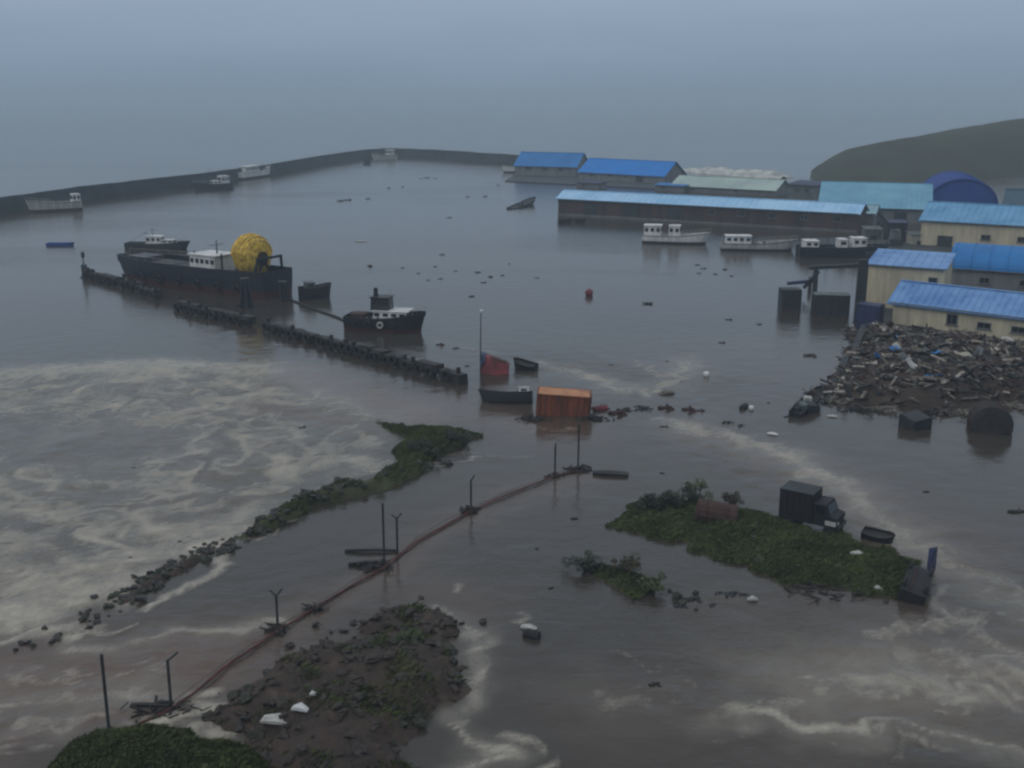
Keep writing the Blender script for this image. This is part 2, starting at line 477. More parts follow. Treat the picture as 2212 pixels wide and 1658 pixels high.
reg = poly_sd(GX, GY, P2([(1150, 1560), (1400, 1420), (1750, 1420), (1980, 1330), (2100, 1260), (2400, 1330), (2500, 1680), (1900, 1680), (1500, 1640)]))
ca, sa = math.cos(-.18), math.sin(-.18)
fx_, fy_ = wx * ca - wy * sa, wx * sa + wy * ca
st_ = fbm(fx_ / 7.0, fy_ / 1.5, 61)
foam = np.maximum(foam, sstep(-1, 6, reg) * np.clip((st_ - .38) * 2.2, 0, .5) * (.35 + .9 * FIL2))
reg2 = poly_sd(GX, GY, P2([(-200, 1420), (200, 1395), (560, 1350), (560, 1400), (300, 1560), (100, 1680), (-300, 1700)]))
ca, sa = math.cos(.30), math.sin(.30)
fx_, fy_ = wx * ca + wy * sa, -wx * sa + wy * ca
st2 = fbm(fx_ / 7.0, fy_ / 1.3, 62)
foam = np.maximum(foam, sstep(-1, 4, reg2) * np.clip((st2 - .38) * 2.2, 0, .5) * (.4 + .8 * FIL2))
near_dike = np.exp(-(line_dist(GX, GY, P2([(560, 1125), (440, 1180), (250, 1280), (0, 1340)])) / 5.0) ** 2)
foam = np.maximum(foam, near_dike * pool_m * (0.34 + 0.34 * FIL + .30 * FIL2 + .3 * BLOB))
milk = sstep(-1.5, 4.0, pool) * (0.28 + 0.9 * np.clip(BLOB - .30, 0, 1)) * (1 - .35 * calm)
milk = np.maximum(milk, near_dike * sstep(-1.5, 4.0, pool) * (.55 + .5 * BLOB))
for pts_, w_, s_ in [([(-80, 812), (250, 795), (560, 800), (720, 850), (860, 895)], 4.0, .8), ([(1480, 925), (1730, 1000), (1900, 1120), (2060, 1230), (2230, 1330)], 2.6, .5), ([(1750, 1480), (2000, 1450), (2230, 1480)], 5.0, .6),
                     ([(1560, 1550), (1800, 1575), (2000, 1580), (2230, 1630)], 1.6, .5), ([(0, 1520), (240, 1500), (340, 1490)], 2.0, .5), ([(0, 1600), (150, 1565)], 1.2, .4), ([(180, 1395), (590, 1338)], 1.2, .4), ([(980, 1340), (1030, 1420), (1015, 1500), (970, 1560), (1050, 1680)], 1.2, .5),
                     ([(1200, 1480), (1400, 1520), (1600, 1530)], 2.0, .14), ([(1180, 790), (1330, 835), (1450, 830), (1480, 785)], 3.0, .4)]:
    milk = np.maximum(milk, s_ * np.exp(-(line_dist(wx, wy, P2(pts_)) / w_) ** 2) * (.45 + 1.0 * BLOB))
milk *= _m
rough = np.maximum(rough, pool_m * 0.8)
plume = np.exp(-(line_dist(wx, wy, P2([(640, 812), (740, 838), (850, 872), (930, 900)])) / 3.6) ** 2)
plume2 = np.exp(-(line_dist(wx, wy, P2([(560, 880), (700, 905), (830, 915)])) / 1.6) ** 2)
foam *= 1 - .9 * np.maximum(plume, .8 * plume2)
milk *= 1 - .85 * np.maximum(plume, .8 * plume2)
for pts, w, s in [([(650, 805), (760, 850), (880, 890)], 5.0, 0.9), ([(900, 870), (1080, 900), (1200, 930)], 6.0, 0.55),
                  ([(0, 1480), (250, 1440), (450, 1420)], 5.5, 0.95), ([(560, 1390), (700, 1310), (840, 1235), (930, 1165), (1020, 1110)], 1.6, 0.6), ([(0, 1600), (200, 1540), (420, 1470), (560, 1390)], 3.5, 0.7),
                  ([(840, 1230), (700, 1300), (600, 1370)], 2.2, 0.55), ([(930, 1160), (1100, 1070), (1240, 1030)], 3.0, 0.4),
                  ([(1500, 930), (1800, 1040), (2050, 1200)], 5, 0.5), ([(1800, 1480), (2200, 1460)], 6, 0.65),
                  ([(1300, 1540), (1700, 1560)], 5, 0.3), ([(850, 1270), (1000, 1290)], 3, 0.4),
                  ([(1450, 800), (1600, 760)], 12, 0.3), ([(1600, 1330), (2000, 1340)], 4, 0.25)]:
    mud = np.maximum(mud, s * np.exp(-(line_dist(wx, wy, P2(pts)) / w) ** 2))
mud = np.maximum(mud, np.maximum(plume, .7 * plume2))
mud = np.clip(mud + 0.25 * (fbm(GX / 18, GY / 26, 41) - 0.4) + 0.35 * pool_m * fbm(GX / 5, GY / 7, 43), 0, 1)
for pts, w in [([(0, 1540), (300, 1450), (560, 1370)], 6), ([(1650, 1450), (2211, 1500)], 9), ([(1500, 930), (2100, 1250)], 4), ([(1180, 790), (1500, 830)], 6)]:
    rough = np.maximum(rough, 0.75 * np.exp(-(line_dist(GX, GY, P2(pts)) / w) ** 2))
dense = (GX > -70) & (GX < 76) & (GY > 36) & (GY < 154)
foam *= dense; rough *= dense
amp = 0.03 + 0.16 * rough
GZ = np.where(dense, amp * (2 * fbm(GX / 1.7, GY / 1.7, 51, 3) - 1) + 0.10 * rough * (2 * vnoise(GX / 4.5, GY / 3.4, 52) - 1) + 0.05 * foam, 0.0)
nx, ny = len(gx), len(gy)
idx = np.arange(nx * ny).reshape(ny, nx)
quads = np.stack([idx[:-1, :-1], idx[:-1, 1:], idx[1:, 1:], idx[1:, :-1]], -1).reshape(-1, 4)
def np_mesh(name, co, quads, material, smooth=True, attrs=()):
    me = bpy.data.meshes.new(name)
    me.vertices.add(len(co)); me.vertices.foreach_set('co', co.astype(np.float32).ravel())
    k = quads.shape[1]
    me.loops.add(quads.size); me.loops.foreach_set('vertex_index', quads.astype(np.int32).ravel())
    me.polygons.add(len(quads)); me.polygons.foreach_set('loop_start', np.arange(0, quads.size, k, dtype=np.int32))
    me.update(calc_edges=True)
    for an, arr in attrs:
        a = me.attributes.new(an, 'FLOAT', 'POINT'); a.data.foreach_set('value', arr.astype(np.float32).ravel())
    me.materials.append(material)
    if smooth: me.shade_smooth()
    me.validate()
    return me

def water_material():
    m = bpy.data.materials.new('murky flood water'); m.use_nodes = True
    nt = m.node_tree; N = nt.nodes.new; L = nt.links.new
    b = nt.nodes['Principled BSDF']
    b.inputs['IOR'].default_value = 1.33
    geo = N('ShaderNodeNewGeometry')
    def attr(n):
        a = N('ShaderNodeAttribute'); a.attribute_name = n; return a.outputs['Fac']
    def mth(op, a, bb=None, c=None, clamp=False):
        n = N('ShaderNodeMath'); n.operation = op; n.use_clamp = clamp
        for i, v in enumerate((a, bb, c)):
            if v is None: continue
            if isinstance(v, (int, float)): n.inputs[i].default_value = v
            else: L(v, n.inputs[i])
        return n.outputs[0]
    def nz(scale, detail, rough_, sc=(1, 1, 1), dist=0.0):
        mp = N('ShaderNodeMapping'); mp.inputs['Scale'].default_value = sc
        L(geo.outputs['Position'], mp.inputs['Vector'])
        n = N('ShaderNodeTexNoise'); n.inputs['Scale'].default_value = scale
        n.inputs['Detail'].default_value = detail; n.inputs['Roughness'].default_value = rough_
        n.inputs['Distortion'].default_value = dist
        L(mp.outputs[0], n.inputs['Vector']); return n.outputs['Fac']
    fo, mu, ro = attr('foam'), attr('mud'), attr('rough')
    n1 = nz(0.55, 5, 0.6, (1, 0.75, 1), 1.6)
    n2 = nz(2.4, 4, 0.6, (1, 0.8, 1), 0.8)
    vein = mth('SUBTRACT', 1.0, mth('MULTIPLY', mth('ABSOLUTE', mth('SUBTRACT', n1, 0.5)), 7.0), clamp=True)
    n3 = nz(1.25, 4, 0.6, (1, 0.85, 1), 1.4)
    vein2 = mth('SUBTRACT', 1.0, mth('MULTIPLY', mth('ABSOLUTE', mth('SUBTRACT', n3, 0.5)), 9.0), clamp=True)
    t = mth('MULTIPLY_ADD', fo, 1.45, -0.44)
    t = mth('MULTIPLY_ADD', mth('SUBTRACT', n1, 0.5), 0.45, t)
    t = mth('MULTIPLY_ADD', mth('SUBTRACT', n2, 0.5), 0.45, t)
    t = mth('ADD', t, mth('MULTIPLY', mth('MULTIPLY', vein, fo), 0.20))
    t = mth('ADD', t, mth('MULTIPLY', mth('MULTIPLY', vein2, fo), 0.40))
    t = mth('MULTIPLY', t, 0.80, clamp=True)
    ff = mth('MULTIPLY', mth('MULTIPLY_ADD', nz(0.16, 4, 0.6, (1, 0.7, 1), 1.0), 0.9, 0.28), t, clamp=True)
    # silt clouds further out
    big = nz(0.012, 4, 0.55, (1, 0.35, 1), 0.6)
    farmud = mth('MULTIPLY', mth('SUBTRACT', big, 0.47), 0.9, clamp=True)
    mu2 = mth('MAXIMUM', mu, farmud)
    mixw = N('ShaderNodeMix'); mixw.data_type = 'RGBA'
    mixw.inputs[6].default_value = (0.038, 0.033, 0.028, 1); mixw.inputs[7].default_value = (0.098, 0.068, 0.054, 1)
    L(mu2, mixw.inputs[0])
    mixf = N('ShaderNodeMix'); mixf.data_type = 'RGBA'
    mixf.inputs[7].default_value = (0.47, 0.435, 0.365, 1)
    mixm = N('ShaderNodeMix'); mixm.data_type = 'RGBA'
    mixm.inputs[7].default_value = (0.205, 0.190, 0.160, 1)
    L(mth('MULTIPLY', attr('milk'), mth('MULTIPLY_ADD', n1, 0.9, 0.5), clamp=True), mixm.inputs[0]); L(mixw.outputs[2], mixm.inputs[6])
    L(ff, mixf.inputs[0]); L(mixm.outputs[2], mixf.inputs[6])
    L(mixf.outputs[2], b.inputs['Base Color'])
    L(mth('MULTIPLY_ADD', ff, 0.5, mth('MULTIPLY_ADD', ro, 0.12, 0.13)), b.inputs['Roughness'])
    h = mth('ADD', nz(0.35, 3, 0.5, (1, 1.5, 1), 0.5), mth('MULTIPLY', nz(1.7, 4, 0.55, (1, 1.6, 1), 0.6), 0.3))
    bp = N('ShaderNodeBump')
    bp.inputs['Distance'].default_value = 0.35
    ruf = mth('MULTIPLY', mth('SUBTRACT', nz(0.011, 4, 0.6, (0.55, 1.7, 1), 0.7), 0.5), 1.6, clamp=True)
    L(mth('ADD', mth('MULTIPLY_ADD', ro, 0.45, 0.15), ruf), bp.inputs['Strength'])
    L(h, bp.inputs['Height']); L(bp.outputs[0], b.inputs['Normal'])
    return m
sea = bpy.data.objects.new('sea_water', np_mesh('sea_water', np.stack([GX, GY, GZ], -1).reshape(-1, 3), quads, water_material(), True,
                           [('foam', foam), ('mud', mud), ('rough', rough), ('milk', np.clip(milk, 0, 1))]))
COL.objects.link(sea); tag(sea, kind='structure')

# ------------------------------------------------------------------ land rising from the flood
def ground_mat(name, cols, scale=0.35):
    m = bpy.data.materials.new(name); m.use_nodes = True
    nt = m.node_tree; b = nt.nodes['Principled BSDF']
    b.inputs['Roughness'].default_value = 0.85
    b.inputs['Specular IOR Level'].default_value = 0.25
    g = nt.nodes.new('ShaderNodeNewGeometry')
    n = nt.nodes.new('ShaderNodeTexNoise'); n.inputs['Scale'].default_value = scale
    n.inputs['Detail'].default_value = 8; n.inputs['Roughness'].default_value = 0.7
    nt.links.new(g.outputs['Position'], n.inputs['Vector'])
    r = nt.nodes.new('ShaderNodeValToRGB'); el = r.color_ramp.elements
    el[0].position = 0.30; el[0].color = (*cols[0], 1); el[1].position = 0.70; el[1].color = (*cols[-1], 1)
    for i, c in enumerate(cols[1:-1]):
        e = el.new(0.30 + 0.40 * (i + 1) / (len(cols) - 1)); e.color = (*c, 1)
    nt.links.new(n.outputs['Fac'], r.inputs[0]); nt.links.new(r.outputs[0], b.inputs['Base Color'])
    n2 = nt.nodes.new('ShaderNodeTexNoise'); n2.inputs['Scale'].default_value = 2.5; n2.inputs['Detail'].default_value = 6
    nt.links.new(g.outputs['Position'], n2.inputs['Vector'])
    bp = nt.nodes.new('ShaderNodeBump'); bp.inputs['Strength'].default_value = 0.8; bp.inputs['Distance'].default_value = 0.25
    nt.links.new(n2.outputs['Fac'], bp.inputs['Height']); nt.links.new(bp.outputs[0], b.inputs['Normal'])
    return m
M_GTURF = ground_mat('wet turf', [(0.036, 0.031, 0.024), (0.045, 0.050, 0.023), (0.066, 0.076, 0.028)])
M_GMUD = ground_mat('brown mud', [(0.017, 0.015, 0.015), (0.038, 0.030, 0.026), (0.054, 0.038, 0.031), (0.085, 0.071, 0.060)], 0.5)
M_GHILL = ground_mat('dark headland scrub', [(0.026, 0.026, 0.023), (0.034, 0.038, 0.026), (0.048, 0.060, 0.034)], 0.03)

TERR = {}
def mound(name, polyD, top, edge, material, seed, step=0.35, wob=1.4, lump=0.25, low=-0.9):
    poly = P2(polyD)
    xs = [p[0] for p in poly]; ys = [p[1] for p in poly]
    ax_ = np.arange(min(xs) - 3, max(xs) + 3, step); ay = np.arange(min(ys) - 3, max(ys) + 3, step)
    X, Y = np.meshgrid(ax_, ay)
    def hf(x, y):
        qx = x + wob * 2 * (fbm(x / 2.6, y / 2.6, seed) - 0.5); qy = y + wob * 2 * (fbm(x / 2.6, y / 2.6, seed + 1) - 0.5)
        s = poly_sd(qx, qy, poly)
        z = low + (top - low) * sstep(-edge * 0.8, edge, s) ** 0.8
        return z + lump * (fbm(x / 1.3, y / 1.3, seed + 2) - 0.5) * 2 * sstep(-edge, edge, s), s
    Z, S = hf(X, Y)
    n2, n1 = len(ax_), len(ay)
    ii = np.arange(n1 * n2).reshape(n1, n2)
    q = np.stack([ii[:-1, :-1], ii[:-1, 1:], ii[1:, 1:], ii[1:, :-1]], -1).reshape(-1, 4)
    keep = (Z.ravel()[q] > -0.7).any(1)
    q = q[keep]
    used = np.unique(q); remap = np.full(n1 * n2, -1); remap[used] = np.arange(len(used))
    co = np.stack([X, Y, Z], -1).reshape(-1, 3)[used]
    o = bpy.data.objects.new(name, np_mesh(name, co, remap[q], material))
    COL.objects.link(o); tag(o, kind='structure')
    TERR[name] = (hf, (ax_[0], ax_[-1], ay[0], ay[-1]))
    return o, hf, (ax_[0], ax_[-1], ay[0], ay[-1])

def grass_on(name, hf, bb, n, hmin, hmax, material, seed, dens=None, zmin=0.02):
    g = np.random.default_rng(seed)
    x = g.uniform(bb[0], bb[1], n * 3); y = g.uniform(bb[2], bb[3], n * 3)
    z, s = hf(x, y)
    cl = fbm(x / 1.6, y / 1.6, seed + 5)
    ok = (z > zmin) & (cl > (0.24 if dens is None else dens))
    x, y, z, cl = x[ok][:n], y[ok][:n], z[ok][:n], cl[ok][:n]
    k = len(x)
    a = g.uniform(0, 2 * np.pi, k); h = g.uniform(hmin, hmax, k) * (0.5 + cl); w = g.uniform(0.014, 0.036, k)
    lx = (g.normal(0, 0.5, k) + .7) * h; ly = (g.normal(0, 0.5, k) - .4) * h
    p0 = np.stack([x - np.cos(a) * w, y - np.sin(a) * w, z - 0.05], -1)
    p1 = np.stack([x + np.cos(a) * w, y + np.sin(a) * w, z - 0.05], -1)
    p2 = np.stack([x + lx * .5 + np.cos(a) * w * .6, y + ly * .5 + np.sin(a) * w * .6, z + h * .65], -1)
    p3 = np.stack([x + lx, y + ly, z + h], -1)
    co = np.stack([p0, p1, p2, p3], 1).reshape(-1, 3)
    q = np.arange(k * 4).reshape(-1, 4)
    o = bpy.data.objects.new(name, np_mesh(name, co, q, material, False))
    COL.objects.link(o)
    return o

bank, bank_h, bank_bb = mound('mud_bank', [(480, 1525), (520, 1480), (600, 1448), (690, 1400), (760, 1378), (850, 1385), (930, 1395), (990, 1430), (985, 1475), (950, 1520), (900, 1580), (860, 1640), (840, 1760), (520, 1760), (500, 1600)], 1.25, 3.4, M_GMUD, 100, lump=0.6, wob=2.6)
spit, spit_h, spit_bb = mound('mud_spit', [(745, 1345), (800, 1335), (900, 1312), (975, 1330), (1000, 1372), (930, 1400), (840, 1395), (770, 1375)], 0.45, 1.6, M_GMUD, 110, lump=0.55)
knoll, knoll_h, knoll_bb = mound('grass_knoll', [(110, 1680), (190, 1605), (255, 1585), (340, 1592), (460, 1615), (560, 1650), (620, 1720), (600, 1830), (60, 1830)], 1.7, 3.2, M_GTURF, 120, wob=1.0)
isle, isle_h, isle_bb = mound('grass_island', [(1275, 1122), (1345, 1090), (1420, 1070), (1560, 1085), (1680, 1120), (1800, 1145), (1900, 1175), (1985, 1215), (2000, 1270), (1955, 1305), (1880, 1298), (1780, 1285), (1680, 1265), (1560, 1218), (1450, 1172), (1340, 1148)], 0.44, 3.4, M_GTURF, 130, lump=0.3)
islet, islet_h, islet_bb = mound('grass_islet', [(1222, 1222), (1275, 1212), (1330, 1225), (1380, 1238), (1440, 1262), (1425, 1285), (1390, 1300), (1385, 1345), (1362, 1340), (1355, 1290), (1290, 1262)], 0.3, 1.6, M_GTURF, 140, wob=0.8)
nislet, nislet_h, nislet_bb = mound('shore_islet', [(805, 912), (870, 925), (960, 930), (1042, 938), (1000, 962), (940, 995), (900, 1012), (865, 1005), (848, 975), (865, 945)], 0.9, 2.6, M_GTURF, 150, wob=1.2)
dike, dike_h, dike_bb = mound('flood_dike', [(500, 1172), (560, 1125), (640, 1080), (720, 1050), (780, 1045), (850, 1010), (930, 1003), (900, 1030), (810, 1068), (740, 1080), (680, 1095), (600, 1140), (540, 1165)], 0.75, 1.3, M_GTURF, 160, wob=0.8, lump=0.35)
dlow, dlow_h, dlow_bb = mound('dike_stub', [(245, 1305), (300, 1265), (370, 1222), (430, 1195), (490, 1180), (440, 1212), (380, 1240), (310, 1285), (270, 1310)], 0.5, 0.9, M_GMUD, 170, wob=0.7, lump=0.4)

for nm, hf, bb, n, lo, hi, lab, md in [
        ('grass', isle_h, isle_bb, 80000, .10, .30, 'rough green grass covering the long flooded island', M_GRASS),
        ('grass', islet_h, islet_bb, 14000, .08, .3, 'rough grass tufts on the small islet left of the long island', M_GRASS),
        ('grass', nislet_h, nislet_bb, 22000, .1, .32, 'dark grass on the islet at the top end of the dike', M_GRASS),
        ('grass', knoll_h, knoll_bb, 50000, .08, .26, 'short green grass on the knoll below the first fence post', M_GRASS)]:
    tag(grass_on(nm, hf, bb, n, lo, hi, md, int(bb[0] * 7) % 997 + 3), lab, 'grass', kind='stuff')
tag(grass_on('grass', dike_h, dike_bb, 14000, .1, .3, M_GRASS, 77, 0.46), 'thin grass along the crest of the rocky dike', 'grass', kind='stuff')
tag(grass_on('grass', bank_h, bank_bb, 11000, .1, .3, M_GRASS, 78, 0.55), 'sparse grass tufts on the brown mud bank', 'grass', kind='stuff')
tag(grass_on('grass', spit_h, spit_bb, 3000, .15, .4, M_GRASS, 79, 0.52), 'sparse grass on the low mud spit', 'grass', kind='stuff')

def scatter_rocks(parent, name, meshes, pts, smin, smax, seed, hf=None, sink=0.15):
    r = random.Random(seed)
    for (x, y) in pts:
        s = r.uniform(smin, smax)
        z = 0.0
        if hf is not None:
            z = float(hf(np.array([x]), np.array([y]))[0][0])
        from_mesh(name, r.choice(meshes), parent, (x, y, z + s * (0.3 - sink)), (r.uniform(-.4, .4), r.uniform(-.4, .4), r.uniform(0, 6.28)), (s, s * r.uniform(.8, 1.3), s * r.uniform(.8, 1.2)))
def along(ptsD, n, jit, seed):
    r = random.Random(seed); pts = P2(ptsD); out = []
    for i in range(n):
        t = r.random() * (len(pts) - 1); k = int(t); f = t - k
        out.append((pts[k][0] * (1 - f) + pts[k + 1][0] * f + r.gauss(0, jit), pts[k][1] * (1 - f) + pts[k + 1][1] * f + r.gauss(0, jit)))
    return out
def in_field(hf, bb, n, seed, zmin=0.0, zmax=9):
    r = random.Random(seed); out = []
    for _ in range(n * 20):
        x, y = r.uniform(bb[0], bb[1]), r.uniform(bb[2], bb[3])
        z = float(hf(np.array([x]), np.array([y]))[0][0])
        if zmin < z < zmax:
            out.append((x, y))
            if len(out) == n: break
    return out
scatter_rocks(dike, 'rock', ROCKS, along([(520, 1160), (570, 1125), (640, 1085), (700, 1062), (745, 1058)], 120, 0.9, 1), 0.2, 0.62, 2, dike_h)
scatter_rocks(dike, 'rock', ROCKS, along([(760, 1058), (850, 1020), (910, 1012)], 16, 1.0, 3), 0.25, 0.55, 4, dike_h)
scatter_rocks(dlow, 'rock', ROCKS, along([(250, 1302), (330, 1248), (400, 1210), (475, 1188)], 85, 0.75, 5), 0.15, 0.55, 6, None)
scatter_rocks(dlow, 'rock', ROCKS, along([(180, 1345), (250, 1305)], 20, 0.6, 27), 0.12, 0.35, 28, None)
scatter_rocks(dlow, 'rock', ROCKS, along([(455, 1192), (520, 1162)], 26, 0.5, 29), 0.12, 0.4, 30, None)
scatter_rocks(bank, 'clod', CLODS, along([(620, 1430), (700, 1395), (780, 1350), (900, 1315), (990, 1350)], 40, 1.0, 31), 0.12, 0.4, 32, None)
scatter_rocks(dlow, 'rock', ROCKS, along([(60, 1390), (120, 1380), (180, 1355)], 8, 0.6, 7), 0.25, 0.5, 8, None)
scatter_rocks(nislet, 'rock', ROCKS, along([(870, 1010), (900, 1012), (960, 1000)], 14, 0.7, 9), 0.3, 0.7, 10, None)
scatter_rocks(bank, 'clod', CLODS, in_field(bank_h, bank_bb, 220, 11, 0.05), 0.15, 0.5, 12, bank_h)
scatter_rocks(bank, 'rock', ROCKS, in_field(bank_h, bank_bb, 60, 13, -0.2, 0.7), 0.2, 0.65, 14, bank_h)
scatter_rocks(spit, 'clod', CLODS, in_field(spit_h, spit_bb, 60, 15, -0.25), 0.2, 0.55, 16, spit_h)
scatter_rocks(islet, 'rock', ROCKS, along([(1450, 1290), (1480, 1300), (1500, 1290)], 9, 0.5, 17), 0.2, 0.5, 18, None)
scatter_rocks(isle, 'rock', ROCKS, in_field(isle_h, isle_bb, 26, 19, -0.2, 0.5), 0.15, 0.4, 20, isle_h)

# headland behind the harbour
def headland():
    crest = [(1715, 402, 432), (1745, 391, 436), (1790, 352, 445), (1850, 322, 456), (1950, 304, 475), (2050, 285, 500), (2211, 258, 560), (2400, 238, 640), (2700, 225, 760)]
    cp = [at_depth(*c) for c in crest]
    rows = []
    U = 90; V = 26
    for i in range(U + 1):
        t = i / U * (len(cp) - 1); k = min(int(t), len(cp) - 2); f = t - k; f2 = f
        c = cp[k].lerp(cp[k + 1], f2)
        row = []
        for j in range(V + 1):
            v = j / V * 2 - 1
            wdt = min(75, 6 + 7 * max(0, c.z)) if v < 0 else min(160, 4 + 8 * max(0, c.z))
            s = 1 - abs(v) ** 1.6
            zz = -1.2 + (c.z + 1.2) * max(0, s)
            x = c.x + v * min(20, max(0, c.z))
            y = c.y + v * wdt
            zz += 1.3 * mnoise.noise(Vector((x * .03, y * .03, 1))) * (1 - abs(v)) * min(1, c.z / 8)
            row.append((x, y, zz))
        rows.append(row)
    mb = MB(); mb.loft(rows, closed=False)
    o = mb.build('headland', M_GHILL, None, True)
    tag(o, kind='structure')
headland()

# ------------------------------------------------------------------ haze over the bay
hz = MB().box((0, 3000, 20.0), (17000, 12500, 46.0)).build('haze', None)
hm = bpy.data.materials.new('thin sea haze'); hm.use_nodes = True
hn = hm.node_tree; hn.nodes.clear()
ho = hn.nodes.new('ShaderNodeOutputMaterial'); hv = hn.nodes.new('ShaderNodeVolumePrincipled')
hv.inputs['Color'].default_value = (0.69, 0.85, 0.98, 1)
hv.inputs['Density'].default_value = 0.00047
hv.inputs['Anisotropy'].default_value = 0.0
hn.links.new(hv.outputs[0], ho.inputs['Volume'])
hz.data.materials.append(hm)
tag(hz, 'thin grey blue sea haze lying over the whole bay', 'haze', kind='stuff')

# ------------------------------------------------------------------ breakwater
def polyline_frames(pts, seg):
    out = []
    for a, b in zip(pts[:-1], pts[1:]):
        d = b - a; n = max(1, round(d.length / seg))
        for i in range(n):
            out.append((a + d * (i / n), a + d * ((i + 1) / n)))
    return out
bw_pts = [at(x, y) for x, y in [(-420, 552), (-200, 502), (0, 461), (167, 434), (420, 402), (575, 379), (700, 355), (795, 340), (850, 337), (950, 342), (1100, 353), (1165, 359)]]
bw = thing('breakwater', 'long dark concrete breakwater bending round the back of the harbour', 'breakwater', (0, 0, 0))
for a, b in polyline_frames(bw_pts, 9.0):
    d = (b - a); L = d.length; u = d.normalized(); nrm = Vector((-u.y, u.x, 0))
    h = 4.3 + rnd.uniform(-.08, .08)
    mb = MB()
    sec = lambda p: [p - nrm * 0.2 + Vector((0, 0, -1.2)), p + nrm * 0.1 + Vector((0, 0, h)), p + nrm * 1.0 + Vector((0, 0, h)), p + nrm * 1.1 + Vector((0, 0, h - 1.1)), p + nrm * 5.4 + Vector((0, 0, h - 1.1)), p + nrm * 6.2 + Vector((0, 0, -1.2))]
    mb.loft([sec(a + u * 0.02), sec(b - u * 0.05)], True, True)
    mb.build('wall_segment', M_CONC, bw)

# ------------------------------------------------------------------ buildings
def frame_from(A, B):
    """empty placement for a front edge running from photo point A to B: local x along, local y away"""
    a, b = at(*A), at(*B)
    d = b - a
    return (a + b) / 2, math.atan2(d.y, d.x), d.length
def window_part(root, u, z, w, h, y=0.0, fm=None, name='window'):
    t = 0.12
    mb = MB()
    for (cx, cz, sw, sh) in ((u, z + h / 2 - t / 2, w, t), (u, z - h / 2 + t / 2, w, t), (u - w / 2 + t / 2, z, t, h - 2 * t), (u + w / 2 - t / 2, z, t, h - 2 * t), (u, z, t * .7, h - 2 * t)):
        mb.box((cx, y - 0.05, cz), (sw, 0.14, sh))
    f = mb.build(name, fm or M_GREYPAINT, root)
    MB().box((u, y - 0.012, z), (w - 2 * t + .02, 0.03, h - 2 * t + .02)).build('pane', M_GLASS, f)
    MB().box((u, y - 0.10, z - h / 2 - 0.05), (w + .3, 0.28, 0.1)).build('sill', M_CONC2, f)
    return f
def slab_between(mb, p00, p10, p11, p01, th, ribs=0, rh=0.06):
    """roof slope: lower edge p00-p10, upper edge p01-p11, with standing ribs"""
    p00, p10, p11, p01 = map(Vector, (p00, p10, p11, p01))
    n = (p10 - p00).cross(p01 - p00).normalized()
    if n.z < 0: n = -n
    low = [p - n * th for p in (p00, p10, p11, p01)]
    up = [p00, p10, p11, p01]
    mb.add(low + up, [(3, 2, 1, 0), (4, 5, 6, 7), (0, 1, 5, 4), (1, 2, 6, 5), (2, 3, 7, 6), (3, 0, 4, 7)])
    for i in range(ribs + 1):
        t = i / max(1, ribs)
        a = p00.lerp(p10, t) + n * rh * .5; b = p01.lerp(p11, t) + n * rh * .5
        d = (b - a).normalized()
        s = n.cross(d) * 0.045; e = n * rh * .55
        mb.add([a - s - e, a + s - e, a + s + e, a - s + e, b - s - e, b + s - e, b + s + e, b - s + e], [(0, 1, 2, 3), (7, 6, 5, 4), (0, 4, 5, 1), (1, 5, 6, 2), (2, 6, 7, 3), (3, 7, 4, 0)])
